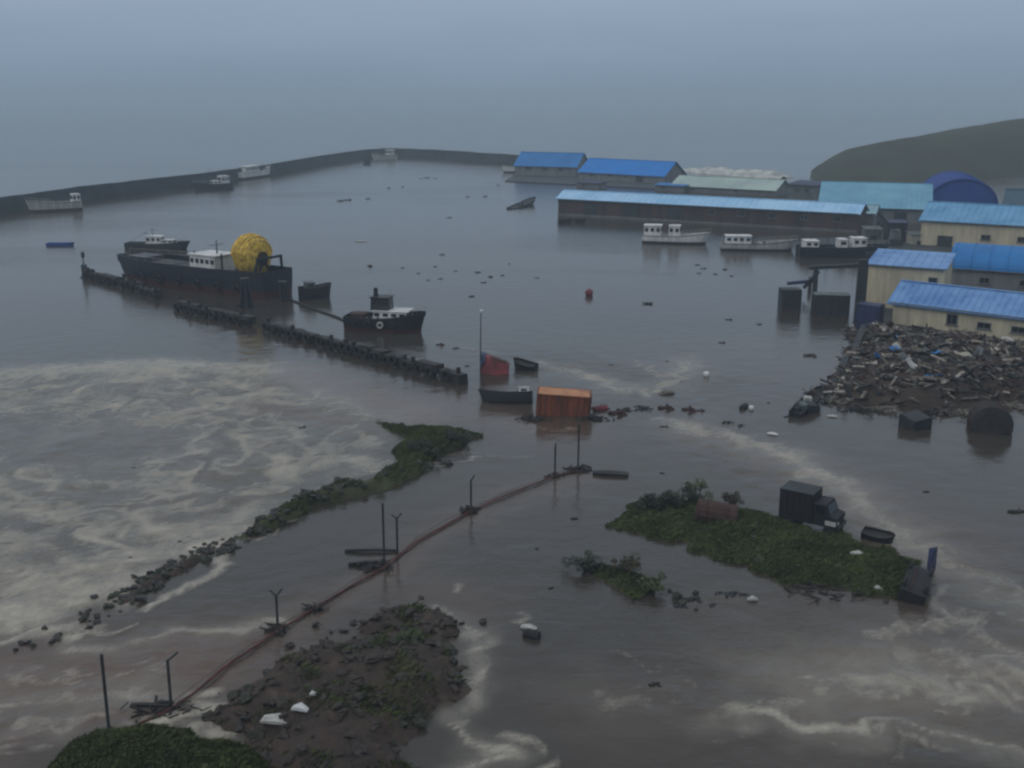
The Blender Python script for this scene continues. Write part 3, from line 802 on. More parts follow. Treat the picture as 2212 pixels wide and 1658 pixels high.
def building(name, label, A, B, depth, wall_h, rise, wm, rm, style='gable', over=0.6, windows=(), doors=(), ribs=1.2, rm2=None, ridge=0.5, plinth=True, side_windows=()):
    loc, rz, L = frame_from(A, B)
    root = thing(name, label, 'building', loc, rz)
    hx = L / 2; D = depth
    mb = MB()
    if style == 'gable':
        yr = D * ridge
        prof = [(0, -1.0), (0, wall_h), (yr, wall_h + rise - 0.02), (D, wall_h), (D, -1.0)]
    elif style == 'shed':
        prof = [(0, -1.0), (0, wall_h), (D, wall_h + rise), (D, -1.0)]
    else:
        prof = [(0, -1.0)] + [(D / 2 - D / 2 * math.cos(math.pi * i / 14), wall_h + rise * math.sin(math.pi * i / 14)) for i in range(15)] + [(D, -1.0)]
    if style == 'barrel':
        prof = [(-hx, -1.0)] + [(-hx * math.cos(math.pi * i / 18), wall_h + rise * math.sin(math.pi * i / 18)) for i in range(19)] + [(hx, -1.0)]
        mb.loft([[(x, 0, z) for x, z in prof], [(x, D, z) for x, z in prof]], True, True)
    else:
        mb.loft([[(-hx, y, z) for y, z in prof], [(hx, y, z) for y, z in prof]], True, True)
    wall = mb.build('wall', wm, root)
    if plinth:
        MB().box((0, -0.06, 0.1), (L + .02, 0.16, 0.9)).build('plinth', M_CONC2, root)
    rb = MB(); n = int(L / ribs) if ribs else 0
    if style == 'gable':
        yr = D * ridge; k = rise / yr; k2 = rise / (D - yr)
        slab_between(rb, (-hx - over, -over, wall_h - over * k + .16), (hx + over, -over, wall_h - over * k + .16), (hx + over, yr, wall_h + rise + .16), (-hx - over, yr, wall_h + rise + .16), .15, n)
        roof = rb.build('roof', rm, root)
        rb2 = MB()
        slab_between(rb2, (hx + over, D + over, wall_h - over * k2 + .16), (-hx - over, D + over, wall_h - over * k2 + .16), (-hx - over, yr + .004, wall_h + rise + .16), (hx + over, yr + .004, wall_h + rise + .16), .15, n)
        rb2.build('rear_slope', rm2 or rm, roof)
        MB().box((0, yr, wall_h + rise + .2), (L + 2 * over + .04, 0.5, 0.08)).build('ridge_cap', rm, roof)
    elif style == 'shed':
        k = rise / D
        slab_between(rb, (-hx - over, -over, wall_h - over * k + .16), (hx + over, -over, wall_h - over * k + .16), (hx + over, D + over, wall_h + rise + over * k + .16), (-hx - over, D + over, wall_h + rise + over * k + .16), .15, n)
        roof = rb.build('roof', rm, root)
    elif style == 'barrel':
        arcx = lambda e: [(-(hx + e) * math.cos(math.pi * i / 22), wall_h + (rise + e) * math.sin(math.pi * i / 22)) for i in range(23)]
        ring = arcx(.3) + arcx(.04)[::-1]
        rb.loft([[(x, -.5, z) for x, z in ring], [(x, D + .5, z) for x, z in ring]], True, True)
        roof = rb.build('roof', rm, root)
        for j in range(9):
            MB().tube([(x, D * j / 8, z) for x, z in arcx(.34)], .07, 4).build('roof_rib', rm, roof)
    else:
        N = 20
        arc = lambda r, e: [(D / 2 - (D / 2 + e) * math.cos(math.pi * i / N), wall_h + (rise + e) * math.sin(math.pi * i / N)) for i in range(N + 1)]
        o_, i_ = arc(0, over * .5 + .15), arc(0, .03)
        ring = o_ + i_[::-1]
        rb.loft([[(-hx - over, y, z) for y, z in ring], [(hx + over, y, z) for y, z in ring]], True, True)
        roof = rb.build('roof', rm, root)
        for j in range(max(2, int(L / 2.5)) + 1):
            x = -hx + L * j / max(2, int(L / 2.5))
            rr = arc(0, over * .5 + .19)
            MB().tube([(x, y, z) for y, z in rr], 0.07, 4).build('roof_rib', rm, roof)
    if style != 'barrel': MB().box((0, -over - .08 if style != 'arch' else -over * .5 - .3, wall_h - .02), (L + over, .14, .14)).build('gutter', M_GREYPAINT, root)
    for (u, z, w, h) in windows:
        window_part(root, -hx + u, z, w, h)
    for (u, w, h) in doors:
        d = MB().box((-hx + u, -0.05, h / 2), (w, 0.14, h)).build('door', M_GREYMACH, root)
        MB().box((-hx + u + w * .35, -0.15, h * .48), (0.08, 0.06, 0.3)).build('handle', M_STEEL, d)
    return root

building('harbour_hall', 'tall hall with bright blue roof at the landward end of the breakwater', (1112, 380), (1243, 384), 16, 4.2, 5.0, M_GREYWALL, M_BLUEROOF2, windows=[(6, 3.4, 2.2, 1.4), (13, 3.4, 2.2, 1.4), (20, 3.4, 2.2, 1.4)])
building('harbour_hall', 'longer bright blue roofed hall right of the tall hall by the breakwater', (1250, 389), (1432, 400), 15, 3.2, 4.8, M_GREYWALL, M_BLUEROOF, windows=[(6, 2.7, 2.0, 1.2), (14, 2.7, 2.0, 1.2), (22, 2.7, 2.0, 1.2)], doors=[(28, 3.2, 3.2)])
building('green_shed', 'long low shed with pale green roof behind the brown warehouse', (1450, 412), (1672, 424), 14, 1.8, 3.0, M_GREYWALL, M_PALEGREEN, rm2=M_PALEGREEN, windows=[(8, 1.1, 1.4, .7), (24, 1.1, 1.4, .7)])
building('flat_kiosk', 'small blue flat roofed kiosk above the long pale blue roof', (1415, 412), (1476, 415), 5, 2.0, .3, M_GREYWALL, M_BLUEROOF2, 'shed', windows=[(3, 1.2, 1.2, .8)], ribs=1.5)
building('flat_kiosk', 'tiny dark blue roofed kiosk near the left end of the brown warehouse', (1245, 405), (1292, 408), 5, 1.9, .3, M_GREYWALL, M_BLUEPAINT, 'shed', windows=[(3, 1.1, 1.2, .8)], ribs=1.5)
building('quay_warehouse', 'very long brown plank warehouse with thin pale blue roof on the waterfront', (1205, 464), (1850, 502), 9, 4.5, 1.9, M_BROWNWALL, M_PALEBLUE, windows=[(44, 3, 2, 1.3), (52, 3, 2, 1.3), (60, 3, 2, 1.3), (68, 3, 2, 1.3), (76, 3, 2, 1.3)], doors=[(10, 4, 3.6), (22, 4, 3.6), (34, 4, 3.6)], ribs=1.6)
building('harbour_office', 'small dark blue office block beside the foot of the headland', (1702, 434), (1762, 438), 8, 5.2, .6, M_GREYPAINT, M_BLUEPAINT, 'shed', windows=[(2.5, 3.6, 1.4, 1.2), (6, 3.6, 1.4, 1.2)])
building('fish_plant', 'wide fish plant with faded teal roof under the headland', (1768, 478), (2005, 486), 26, 3.9, 5.4, M_GREYWALL, M_TEAL, rm2=M_TEALPALE, windows=[(5, 2.4, 2, 1.2), (12, 2.4, 2, 1.2)], doors=[(20, 3, 3)])
building('fish_plant_annex', 'low annex with pale teal roof in front of the wide fish plant', (1775, 487), (1885, 492), 9, 3.5, 1.6, M_GREYWALL, M_TEALPALE, windows=[(5, 2.2, 1.6, 1)])
building('arched_hangar', 'dark blue arched hangar below the headland', (2000, 462), (2150, 466), 30, 2.6, 7.0, M_DOMEBLUE, M_DOMEBLUE, 'barrel', doors=[(10, 4, 3)])
building('far_store', 'dark teal roofed store right of the arched hangar', (2165, 478), (2330, 486), 14, 4.6, 3.2, M_GREYWALL, mat('deep teal metal roof', (0.02, 0.075, 0.12), (0.014, 0.05, 0.085), 0.45, .1), rm2=M_TEALPALE)
building('cream_workshop', 'long cream workshop with light blue roof behind the near house', (1985, 538), (2300, 560), 16, 6.2, 3.2, M_CREAM, M_SKYROOF, windows=[(13, 3.4, 1.9, 1.1), (20, 3.4, 1.9, 1.1)], doors=[(5, 3, 3.2)])
building('rounded_store', 'store with rounded light blue roof in front of the arched hangar', (2030, 508), (2165, 514), 9, 3.8, 2.2, M_GREYWALL, M_BLUELIGHT, 'arch', windows=[(6, 2.6, 1.6, 1)])
building('blue_roof_house', 'house with deep blue rounded roof behind the low cream wing', (2052, 634), (2330, 655), 12, 4.3, 3.0, M_GREYWALL, M_BLUEROOF2, 'arch', windows=[(5, 2.6, 1.6, 1.1), (11, 2.6, 1.6, 1.1)])
building('cream_block', 'two storey cream block with light blue roof above the navy container', (1868, 668), (2030, 682), 9, 7.0, 1.1, M_CREAM, M_BLUELIGHT, 'shed', over=.35, windows=[(9.4, 5.0, 1.3, 1.4)])
building('cream_wing', 'low cream wing with blue roof and small dark windows above the debris heap', (1925, 706), (2310, 758), 9, 3.7, 2.3, M_CREAM, M_BLUELIGHT, over=.7, windows=[(8.3, 2.2, 1.5, 1.5), (12.6, 1.9, 1.8, .9), (17, 1.9, 1.8, .9), (21.5, 1.9, 1.8, .9)], rm2=M_BLUEROOF2, ribs=.9, ridge=.45)

# quays, low concrete standing a little above the flood
def quay(name, label, ptsD, top):
    pts = [at(x, y) for x, y in ptsD]
    mb = MB(); mb.loft([[(p.x, p.y, -1.0) for p in pts], [(p.x, p.y, top) for p in pts]], True, True)
    o = mb.build(name, M_CONC, None); tag(o, kind='structure'); return o
quay('quay', '', [(1722, 552), (2070, 560), (2060, 535), (1880, 520), (1740, 524)], 1.0)
quay('house_terrace', '', [(1880, 716), (2290, 772), (2330, 700), (1900, 672)], 0.25)
quay('hall_apron', '', [(1090, 392), (1440, 410), (1430, 380), (1120, 372)], 0.35)

# ------------------------------------------------------------------ boats
def boat(name, label, stern, bow, beam, fb, hm_, dm=None, boot=None, cabin=(), mast=None, rails=True, group=None, tilt=(0, 0), bow_rise=.5, bluff=.05, flip=False, hb=None, cat='boat', wm=None, L=None):
    """cabin: list of (x0, x1, width, z0 above deck, height) as fractions of length / metres"""
    a, b = at(*stern), at(*bow)
    d = b - a
    Lh = L or d.length
    root = thing(name, label, cat, (a + b) / 2, math.atan2(d.y, d.x), group, tilt)
    n = 16
    def hw(t):
        s = .80 + .2 * min(1, t / .3)
        f = 1.0 if t < .55 else math.sqrt(max(0, 1 - ((t - .55) / .45) ** 2.4))
        return beam / 2 * s * max(bluff, f)
    def sh(t): return fb * (1 + bow_rise * max(0, (t - .35) / .65) ** 2 + .08 * (1 - t))
    def X(t, z): return (t - .5) * Lh + (0.05 * Lh * t ** 6) * (z / fb)
    secs = []; split = .28 * fb
    top, low = MB(), MB()
    rt, rl = [], []
    for i in range(n + 1):
        t = i / n; w = hw(t); s = sh(t); wl = w * .94
        side = lambda sg: [(X(t, s), sg * w, s), (X(t, s * .6), sg * w * .985, s * .6), (X(t, split), sg * wl, split)]
        rt.append(side(1)[::1])
        secs.append((t, w, s, wl))
    for sg in (1, -1):
        rings = []
        for (t, w, s, wl) in secs:
            rings.append([(X(t, split), sg * wl, split), (X(t, s * .6), sg * w * .985, s * .6), (X(t, s), sg * w, s), (X(t, s), sg * max(0, w - .10), s), (X(t, s), sg * max(0, w - .12), s - .3 * fb)])
        top.loft(rings, False)
        rings = []
        for (t, w, s, wl) in secs:
            rings.append([(X(t, -.8), 0, -.8), (X(t, -.5), sg * wl * .7, -.55), (X(t, 0), sg * wl * .95, 0), (X(t, split), sg * wl, split)])
        low.loft(rings, False)
    t, w, s, wl = secs[0]
    top.add([(X(0, 0), -wl, split), (X(0, 0), wl, split), (X(0, s), w, s), (X(0, s), -w, s)], [(0, 1, 2, 3)])
    low.add([(X(0, 0), -wl, split), (X(0, 0), wl, split), (X(0, 0), wl * .95, 0), (X(0, 0), wl * .7, -.55), (X(0, 0), 0, -.8), (X(0, 0), -wl * .7, -.55), (X(0, 0), -wl * .95, 0)], [(0, 6, 5, 4, 3, 2, 1)])
    t, w, s, wl = secs[-1]
    top.add([(X(1, split), -wl, split), (X(1, split), wl, split), (X(1, s), w, s), (X(1, s), -w, s)], [(0, 3, 2, 1)])
    low.add([(X(1, split), -wl, split), (X(1, split), wl, split), (X(1, 0), wl * .95, 0), (X(1, 0), 0, -.8), (X(1, 0), -wl * .95, 0)], [(0, 1, 2, 3, 4)])
    hull = top.build('hull', hm_, root, False)
    low.build('boot_topping', boot or hm_, hull)
    dk = MB(); ring = []
    for (t, w, s, wl) in secs:
        ring.append([(X(t, s), -max(.02, w - .1), s - .3 * fb), (X(t, s), max(.02, w - .1), s - .3 * fb)])
    dk.loft(ring, False); dk.build('deck', dm or M_GREYPAINT, root)
    for sg in (1, -1):
        MB().tube([(X(t, s * .93), sg * (w + .02), s * .93) for (t, w, s, wl) in secs], .07 if Lh > 12 else .045, 5).build('rubbing_strake', M_RUBBER, hull)
    deckz = lambda tt: sh(tt) - .3 * fb
    for (x0, x1, cw, z0, ch) in cabin:
        zb = deckz((x0 + x1) / 2) + z0
        l = (x1 - x0) * Lh; cx = ((x0 + x1) / 2 - .5) * Lh
        c = MB().box((cx, 0, zb + ch / 2), (l, cw, ch), None, .94).build('cabin', wm or M_WHITE, root)
        MB().box((cx, 0, zb + ch + .05), (l * 1.05, cw * 1.05, .1)).build('cabin_roof', wm or M_WHITE, c)
        k = max(1, int(l / 1.1))
        for i in range(k):
            u = cx - l / 2 + l * (i + .5) / k
            for sg in (1, -1):
                MB().box((u, sg * (cw * .485 + .012), zb + ch * .66), (l / k * .6, .05, ch * .32)).build('window', M_GLASS, c)
        MB().box((cx + l * .485 + .012, 0, zb + ch * .66), (.05, cw * .75, ch * .34)).build('windscreen', M_GLASS, c)
    if mast:
        mx, mh, cross = mast
        zb = deckz(mx)
        m = MB().tube([((mx - .5) * Lh, 0, zb), ((mx - .5) * Lh, 0, zb + mh)], [.09, .05], 6).build('mast', M_STEEL, root)
        if cross:
            MB().bar(((mx - .5) * Lh, -cross / 2, zb + mh * .8), ((mx - .5) * Lh, cross / 2, zb + mh * .8), .06).build('yard', M_STEEL, m)
            MB().bar(((mx - .5) * Lh, 0, zb + mh * .45), ((mx - .5 - .16) * Lh, 0, zb + mh * .75), .07).build('boom', M_STEEL, m)
    if mast:
        hd = Vector(((mx - .5) * Lh, 0, deckz(mx) + mh * .97))
        for tt in (.03, .97):
            MB().tube([hd, hd.lerp(Vector(((tt - .5) * Lh, 0, sh(tt))), .5) - Vector((0, 0, .15)), Vector(((tt - .5) * Lh, 0, sh(tt)))], .025, 4).build('stay', M_STEEL, root)
    gr_ = random.Random(label)
    if Lh > 7:
        for q_ in range(5):
            tt = gr_.uniform(.12, .85); sz = gr_.uniform(.4, 1.1)
            MB().box(((tt - .5) * Lh, gr_.uniform(-.25, .25) * beam, deckz(tt) + sz * .3), (sz, sz * .8, sz * .65), rotz_m(gr_.uniform(0, 3)), .9).build('deck_gear', gr_.choice((M_GREYMACH, M_RUST, M_OFFWHITE, M_TARPBLUE, M_GREENGREY)), root)
    if rails:
        rl = MB()
        for sg in (1, -1):
            pts = []
            for i in range(9, n + 1, 1):
                t, w, s, wl = secs[i]
                p = (X(t, s), sg * max(.03, w - .06), s); q = (p[0], p[1], s + .7)
                rl.tube([p, q], .02, 4); pts.append(q)
            rl.tube(pts, .022, 4)
        rl.build('railing', M_OFFWHITE, root)
    return root, deckz, Lh

# the big trawler lying alongside the pier
ship, dz, SL = boat('trawler', 'large navy hulled trawler with maroon waterline and yellow net reel', (602, 641), (286, 600), 8.6, 4.1, M_NAVY, M_GREYMACH, M_MAROON, cabin=(), mast=None, bow_rise=.06, bluff=.34, cat='ship')
zc = dz(.4)
c = MB().box((-.10 * SL + 0, 0.4, zc + 1.5), (6.2, 5.0, 3.0), None, .95).build('wheelhouse', M_WHITE, ship)
MB().box((-.10 * SL, 0.4, zc + 3.05), (6.6, 5.3, .14)).build('wheelhouse_roof', M_WHITE, c)
for i in range(5):
    for sg in (1, -1):
        MB().box((-.10 * SL - 2.4 + i * 1.2, .4 + sg * 2.43, zc + 2.0), (.8, .06, .75)).build('window', M_GLASS, c)
MB().box((-.10 * SL + 3.02, .4, zc + 2.0), (.06, 4, .75)).build('windscreen', M_GLASS, c)
m = MB().tube([(-.13 * SL, .4, zc + 3.1), (-.13 * SL, .4, zc + 5.4)], [.14, .07], 6).build('mast', M_STEEL, ship)
MB().bar((-.13 * SL, -1.2, zc + 4.6), (-.13 * SL, 2.0, zc + 4.6), .09).build('yard', M_STEEL, m)
for x in (-.02, -.20):
    MB().tube([(x * SL, 1.8, zc), (x * SL, 1.8, zc + 3.4)], .16, 6).build('vent_pipe', M_GREYMACH, ship)
# forecastle
MB().box((.39 * SL, 0, dz(.88) + .7), (5.5, 4.6, 1.4), None, .9).build('forecastle', M_NAVY, ship)
MB().box((.22 * SL, 0, dz(.7) + .35), (6, 4.5, .7)).build('cargo_hatch', M_GREYMACH, ship)
MB().box((.06 * SL, 0, dz(.55) + .35), (4.5, 4.2, .7)).build('cargo_hatch', M_GREYMACH, ship)
# yellow net reel on the after deck, its axle running fore and aft
rx, rz0 = -.345 * SL, dz(.18) - .3
ro_ = MB().tube([(rx - 2.9, 0, rz0 + 3.2), (rx + 2.9, 0, rz0 + 3.2)], .35, 10).build('net_reel', M_RUST, ship)
for sxx in (-2.5, 2.5):
    MB().tube([(rx + sxx - .08, 0, rz0 + 3.2), (rx + sxx + .08, 0, rz0 + 3.2)], 1.2, 16).build('flange', M_RUST, ro_)
def net_r(x): return 3.25 * max(.10, 1 - abs(x / 2.35) ** 4.0) ** .5 * (1 + .03 * math.sin(x * 2.2 + 1))
net = MB(); rings = []
for i in range(41):
    x = -2.3 + 4.6 * i / 40
    prof = net_r(x) + (.15 if i % 5 < 2 else 0) + rnd.uniform(-.05, .05)
    ring = []
    for k in range(30):
        a = 2 * math.pi * k / 30
        rr = prof * (1.10 if .2 < a < 2.95 else .92) + .10 * math.sin(4 * a + i * .5)
        ring.append((rx + x + .12 * math.sin(a * 3), rr * math.cos(a), rz0 + 3.3 + rr * math.sin(a)))
    rings.append(ring)
net.loft(rings, True, True); net.build('netting', M_YELLOW, ro_, True)
M_ROPE = mat('pale hemp rope', (0.66, .47, .16), (.45, .28, .07), .9, 3)
for k in range(6):
    x = -1.9 + 3.8 * k / 5
    rr = net_r(x) * 1.1 + .16
    MB().tube([(rx + x + .2 * math.sin(j * .7 + k), rr * math.cos(a), rz0 + 3.3 + rr * math.sin(a)) for j, a in enumerate([.3 + 2.5 * j / 10 for j in range(11)])], .11, 5).build('net_rope', M_ROPE, ro_)
for sxx in (-2.65, 2.65):
    for sy in (-1, 1):
        MB().bar((rx + sxx, sy * 1.6, rz0), (rx + sxx, 0, rz0 + 3.4), .32).build('reel_stand', M_NAVY, ship)
g = MB()
g.bar((-.44 * SL, -3.4, rz0), (-.455 * SL, -2.6, rz0 + 3.6), .4).bar((-.44 * SL, 3.4, rz0), (-.455 * SL, 2.6, rz0 + 3.6), .4).bar((-.455 * SL, -2.8, rz0 + 3.5), (-.455 * SL, 2.8, rz0 + 3.5), .4)
g.build('stern_gantry', M_NAVY, ship)
for k in range(6):
    y_ = 4.35; x_ = -.36 * SL + k * SL * .13
    MB().torus((x_, y_, 1.5), .55, .2, rot_m('X', math.pi / 2), 14, 6).build('fender_tyre', M_RUBBER, ship)

boat('launch', 'white cabin launch with dark stern moored behind the trawler', (275, 536), (402, 538), 3.6, 1.2, M_GREYMACH, M_GREENGREY, cabin=[(.36, .62, 2.4, 0, 1.8), (.62, .82, 2.0, 0, .9)], mast=(.45, 3.6, 1.2))
boat('workboat', 'stubby dark grey workboat between the trawler and the tug', (648, 646), (712, 641), 2.7, 1.8, M_BLACK, M_GREYPAINT, cabin=[(.18, .48, 1.9, 0, 1.3)], wm=M_GREYPAINT, bow_rise=.35, mast=None)
tug, tdz, TL = boat('tugboat', 'black tugboat with white deckhouse and dark wheelhouse near the pier', (752, 708), (908, 716), 4.4, 1.9, M_BLACK, M_RUST, M_MAROON, cabin=[(.40, .86, 3.2, 0, 1.3)], rails=True, bow_rise=.55)
zt = tdz(.6)
wh = MB().box((-.02 * TL, 0, zt + 2.25), (2.6, 2.3, 1.8), None, .95).build('wheelhouse', M_GREYMACH, tug)
MB().box((-.02 * TL, 0, zt + 3.2), (2.9, 2.6, .1)).build('wheelhouse_roof', M_BLACK, wh)
for i in range(3):
    for sg in (1, -1):
        MB().box((-.02 * TL - .85 + i * .85, sg * 1.13, zt + 2.5), (.55, .06, .7)).build('window', M_GLASS, wh)
MB().tube([(-.10 * TL, 0, zt + 3.2), (-.10 * TL, 0, zt + 4.4)], [.34, .30], 8).build('funnel', M_BLACK, tug)
mm = MB().tube([(.10 * TL, 0, zt + 1.3), (.10 * TL, 0, zt + 4.0)], [.1, .06], 6).build('mast', M_OFFWHITE, tug)
MB().bar((.10 * TL, -1.0, zt + 3.2), (.10 * TL, 1.0, zt + 3.2), .07).build('yard', M_OFFWHITE, mm)
MB().box((-.33 * TL, 0, tdz(.2) + .4), (2.0, 2.2, .9)).build('winch_housing', M_RUST, tug)
for k in range(4):
    MB().torus((-.3 * TL + k * TL * .16, -2.22, 1.1), .38, .15, rot_m('X', math.pi / 2), 12, 6).build('fender_tyre', M_RUBBER if k != 2 else M_OFFWHITE, tug)

boat('fishing_boat', 'pale open decked fishing boat lying against the left end of the breakwater', (176, 452), (66, 458), 4.2, 2.4, M_OFFWHITE, M_GREENGREY, M_RUST, cabin=[(.02, .18, 3, 0, 2.6)], mast=None, bow_rise=.4)
boat('fishing_boat', 'dark cluttered fishing boat with white wheelhouse moored below the breakwater', (500, 405), (424, 410), 4.2, 1.7, M_GREYMACH, M_GREENGREY, cabin=[(.10, .34, 3, 0, 3.0), (.34, .55, 2.6, 0, 1.5)], mast=(.6, 6, 2))
boat('motor_yacht', 'white motor boat lying high against the middle of the breakwater', (516, 388), (580, 379), 4.4, 2.6, M_WHITE, M_WHITE, M_RUST, cabin=[(.12, .58, 3.4, 0, 2.8)], mast=None)
boat('fishing_boat', 'small white fishing boat at the far bend of the breakwater', (855, 343), (806, 345), 4, 2.2, M_OFFWHITE, M_GREYPAINT, cabin=[(.1, .4, 3, 0, 3.0)], mast=(.6, 5, 1.5))
boat('dinghy', 'dark dinghy drifting below the far bend of the breakwater', (784, 354), (802, 352), 2.0, 1.6, M_GREYMACH, M_GREYPAINT, rails=False, L=5)
boat('moored_boat', 'white hulled boat at the foot of the tall blue roofed hall', (1150, 372), (1088, 372), 3.8, 1.9, M_WHITE, M_GREYPAINT, M_BLACK, cabin=[(.1, .32, 2.6, 0, 1.6)], rails=False)
boat('coaster', 'white coaster with tall midship house moored below the brown warehouse', (1388, 522), (1522, 526), 4.4, 1.6, M_WHITE, M_GREYPAINT, M_BLACK, cabin=[(.02, .30, 3.4, 0, 2.6), (.42, .60, 3.0, 0, 2.6)], mast=(.52, 4.8, 1.6), bow_rise=.6)
boat('coaster', 'grey white coaster with low house right of the white coaster', (1556, 538), (1708, 540), 4.2, 1.4, M_OFFWHITE, M_GREYPAINT, M_BLACK, cabin=[(.06, .42, 3.2, 0, 1.9)], mast=(.45, 4.6, 1.4), bow_rise=.7)
boat('cargo_boat', 'long dark cargo boat with white deckhouses beside the quay', (1722, 553), (1905, 553), 5.0, 2.0, M_NAVY, M_GREYPAINT, M_BLACK, cabin=[(.06, .22, 3.6, 0, 1.7), (.46, .56, 3, 0, 2.0), (.62, .78, 3.2, 0, 2.2)], mast=(.35, 4.5, 1.5), bow_rise=.25)
boat('blue_dinghy', 'low bright blue dinghy afloat left of the trawler', (102, 530), (158, 530), 1.9, .55, M_TARPBLUE, M_TARPBLUE, rails=False, bow_rise=.3)
boat('sunken_boat', 'dark half sunk boat off the left corner of the brown warehouse', (1100, 452), (1152, 440), 2.6, .9, M_BLACK, M_TIMBER, rails=False, tilt=(R(8), R(-4)))
boat('rowing_boat', 'nearer of the two dark rowing boats under the brown warehouse corner', (1206, 482), (1234, 481), 2.0, 1.0, M_BLACK, M_TIMBER, rails=False)
boat('rowing_boat', 'smaller right hand dark rowing boat under the brown warehouse corner', (1241, 481), (1264, 480), 1.8, .9, M_BLACK, M_TIMBER, rails=False)
boat('wrecked_boat', 'black capsizing boat with broken white cabin left of the orange container', (1150, 868), (1042, 866), 2.2, 1.0, M_BLACK, M_TIMBER, cabin=[(.06, .26, 1.4, 0, .7)], rails=False, tilt=(R(14), R(3)))
boat('wrecked_boat', 'small black wrecked boat behind the red listing boat', (1158, 800), (1112, 794), 1.5, .8, M_BLACK, M_TIMBER, rails=False, tilt=(R(-10), R(-5)))
boat('skiff', 'dark swamped skiff beside the grass island near the truck', (1862, 1158), (1926, 1172), 1.2, .55, M_BLACK, M_TIMBER, rails=False, tilt=(R(10), R(4)))

# red boat standing on its stern quarter with a tall mast
rb_ = thing('listing_boat', 'red listing boat with tall thin mast and white masthead lamp', 'boat', at(1070, 806), R(-8))
MB().loft([[(-1.7, -.5, -.4), (-1.7, .9, -.4), (-1.7, 1.0, 2.3), (-1.7, -.15, 2.3)], [(0, -.8, -.4), (0, 1.0, -.4), (0, 1.1, 1.75), (0, -.35, 1.6)], [(1.5, -.4, -.3), (1.5, .5, -.3), (1.6, .6, 1.25), (1.6, 0, 1.1)]], True, True).build('hull', M_RED, rb_)
MB().loft([[(-1.76, -.55, .9), (-1.76, .95, .9), (-1.76, 1.04, 2.36), (-1.76, -.2, 2.36)], [(-1.2, -.70, 1.5), (-1.2, 1.06, 1.5), (-1.2, 1.09, 2.18), (-1.2, -.3, 2.14)]], True, True).build('bow_panel', M_BLUEPAINT, rb_)
MB().tube([(-1.75, -.4, 0), (-1.72, -.35, 4), (-1.66, -.3, 7.4)], [.09, .07, .05], 6).build('mast', M_STEEL, rb_)
MB().tube([(-1.66, -.3, 7.35), (-1.60, -.3, 7.55), (-1.45, -.3, 7.6)], [.12, .22, .16], 8).build('masthead_lamp', M_WHITE, rb_)
MB().box((.3, .35, 1.62), (2.0, .9, .12), rot_m('Y', .27)).build('hatch', M_RUST, rb_)

# ------------------------------------------------------------------ pier with tyre fenders
def pier(label, ptsD, seed):
    pts = [at(x, y) for x, y in ptsD]
    c0 = (pts[0] + pts[-1]) / 2
    root = thing('pier', label, 'pier', c0)
    r = random.Random(seed)
    for a, b in polyline_frames(pts, 3.4):
        a, b = a - c0, b - c0
        u = (b - a).normalized(); n = Vector((-u.y, u.x, 0))
        if n.y < 0: n = -n
        h = 1.25 + r.uniform(-.22, .22); sk = r.uniform(-.25, .25)
        mb = MB(); s1 = lambda p, hh, o_: [p + n * (o_ - .1) + Vector((0, 0, hh - 1.1)), p + n * (o_ - .15) + Vector((0, 0, hh)), p + n * (o_ + 1.1) + Vector((0, 0, hh)), p + n * (o_ + 1.2) + Vector((0, 0, hh - 1.1))]
        mb.loft([s1(a + u * r.uniform(.02, .3), h, sk), s1((a + b) / 2, h + r.uniform(-.12, .12), sk), s1(b - u * r.uniform(.02, .35), h + r.uniform(-.15, .15), sk + r.uniform(-.15, .15))], True, True)
        mb.build('deck_beam', M_TIMBER, root)
        for q_ in range(2):
            pk = a.lerp(b, r.random()) - n * r.uniform(.3, .8); ss = r.uniform(.3, .6)
            from_mesh('rubble_stone', r.choice(ROCKS[:5]), root, pk + Vector((0, 0, .05)), (r.uniform(-.4, .4), r.uniform(-.4, .4), r.uniform(0, 6.28)), (ss, ss, ss))
        for k in (0.2, .75):
            p = a.lerp(b, k) + n * r.uniform(.0, .25)
            MB().tube([p + Vector((r.uniform(-.15, .15), r.uniform(-.1, .1), -1)), p + Vector((0, 0, h - .2 + (r.random() < .3) * .8))], .27, 7).build('pile', M_TIMBER, root)
        MB().bar(a.lerp(b, .1) - n * .05 + Vector((0, 0, -.1)), a.lerp(b, .8) - n * .05 + Vector((0, 0, h - .5)), .22).build('brace', M_TIMBER, root)
        for kk in ((.28, .72) if r.random() < .6 else (.5,)):
            p = a.lerp(b, kk + r.uniform(-.1, .1)) - n * .38
            ang = math.atan2(u.y, u.x)
            MB().torus(p + Vector((0, 0, r.uniform(.4, .75))), .56, .24, rotz_m(ang) @ rot_m('X', math.pi / 2 + r.uniform(-.2, .1)), 14, 6).build('fender_tyre', M_RUBBER, root)
    return root, c0
pier('outer stub of the dark timber pier left of the trawler', [(176, 596), (235, 612), (298, 630), (340, 646)], 5)
pier('short middle section of the dark pier in front of the trawler stern', [(382, 668), (450, 685), (545, 706)], 6)
pier('long dark timber pier with tyres running down to the sinking boats', [(572, 712), (680, 742), (800, 775), (900, 802), (1000, 830)], 7)
bc = thing('pier_beacon', 'thin beacon post with dark lamp on the outer pier stub', 'beacon', at(181, 597) + Vector((0, .5, 1.4)))
MB().tube([(0, 0, -.1), (0, 0, 1.9)], [.16, .09], 7).build('post', M_STEEL, bc)
MB().tube([(0, 0, 1.9), (0, 0, 2.1), (0, 0, 2.9), (0, 0, 3.1)], [.12, .34, .34, .05], 8).build('lamp', M_GREYMACH, bc)
MB().box((0, 0, .3), (.8, .8, .8)).build('base', M_CONC, bc)
bb_ = thing('bollard', 'short mooring bollard standing on the outer pier stub', 'bollard', at(268, 622) + Vector((0, .5, 1.4)))
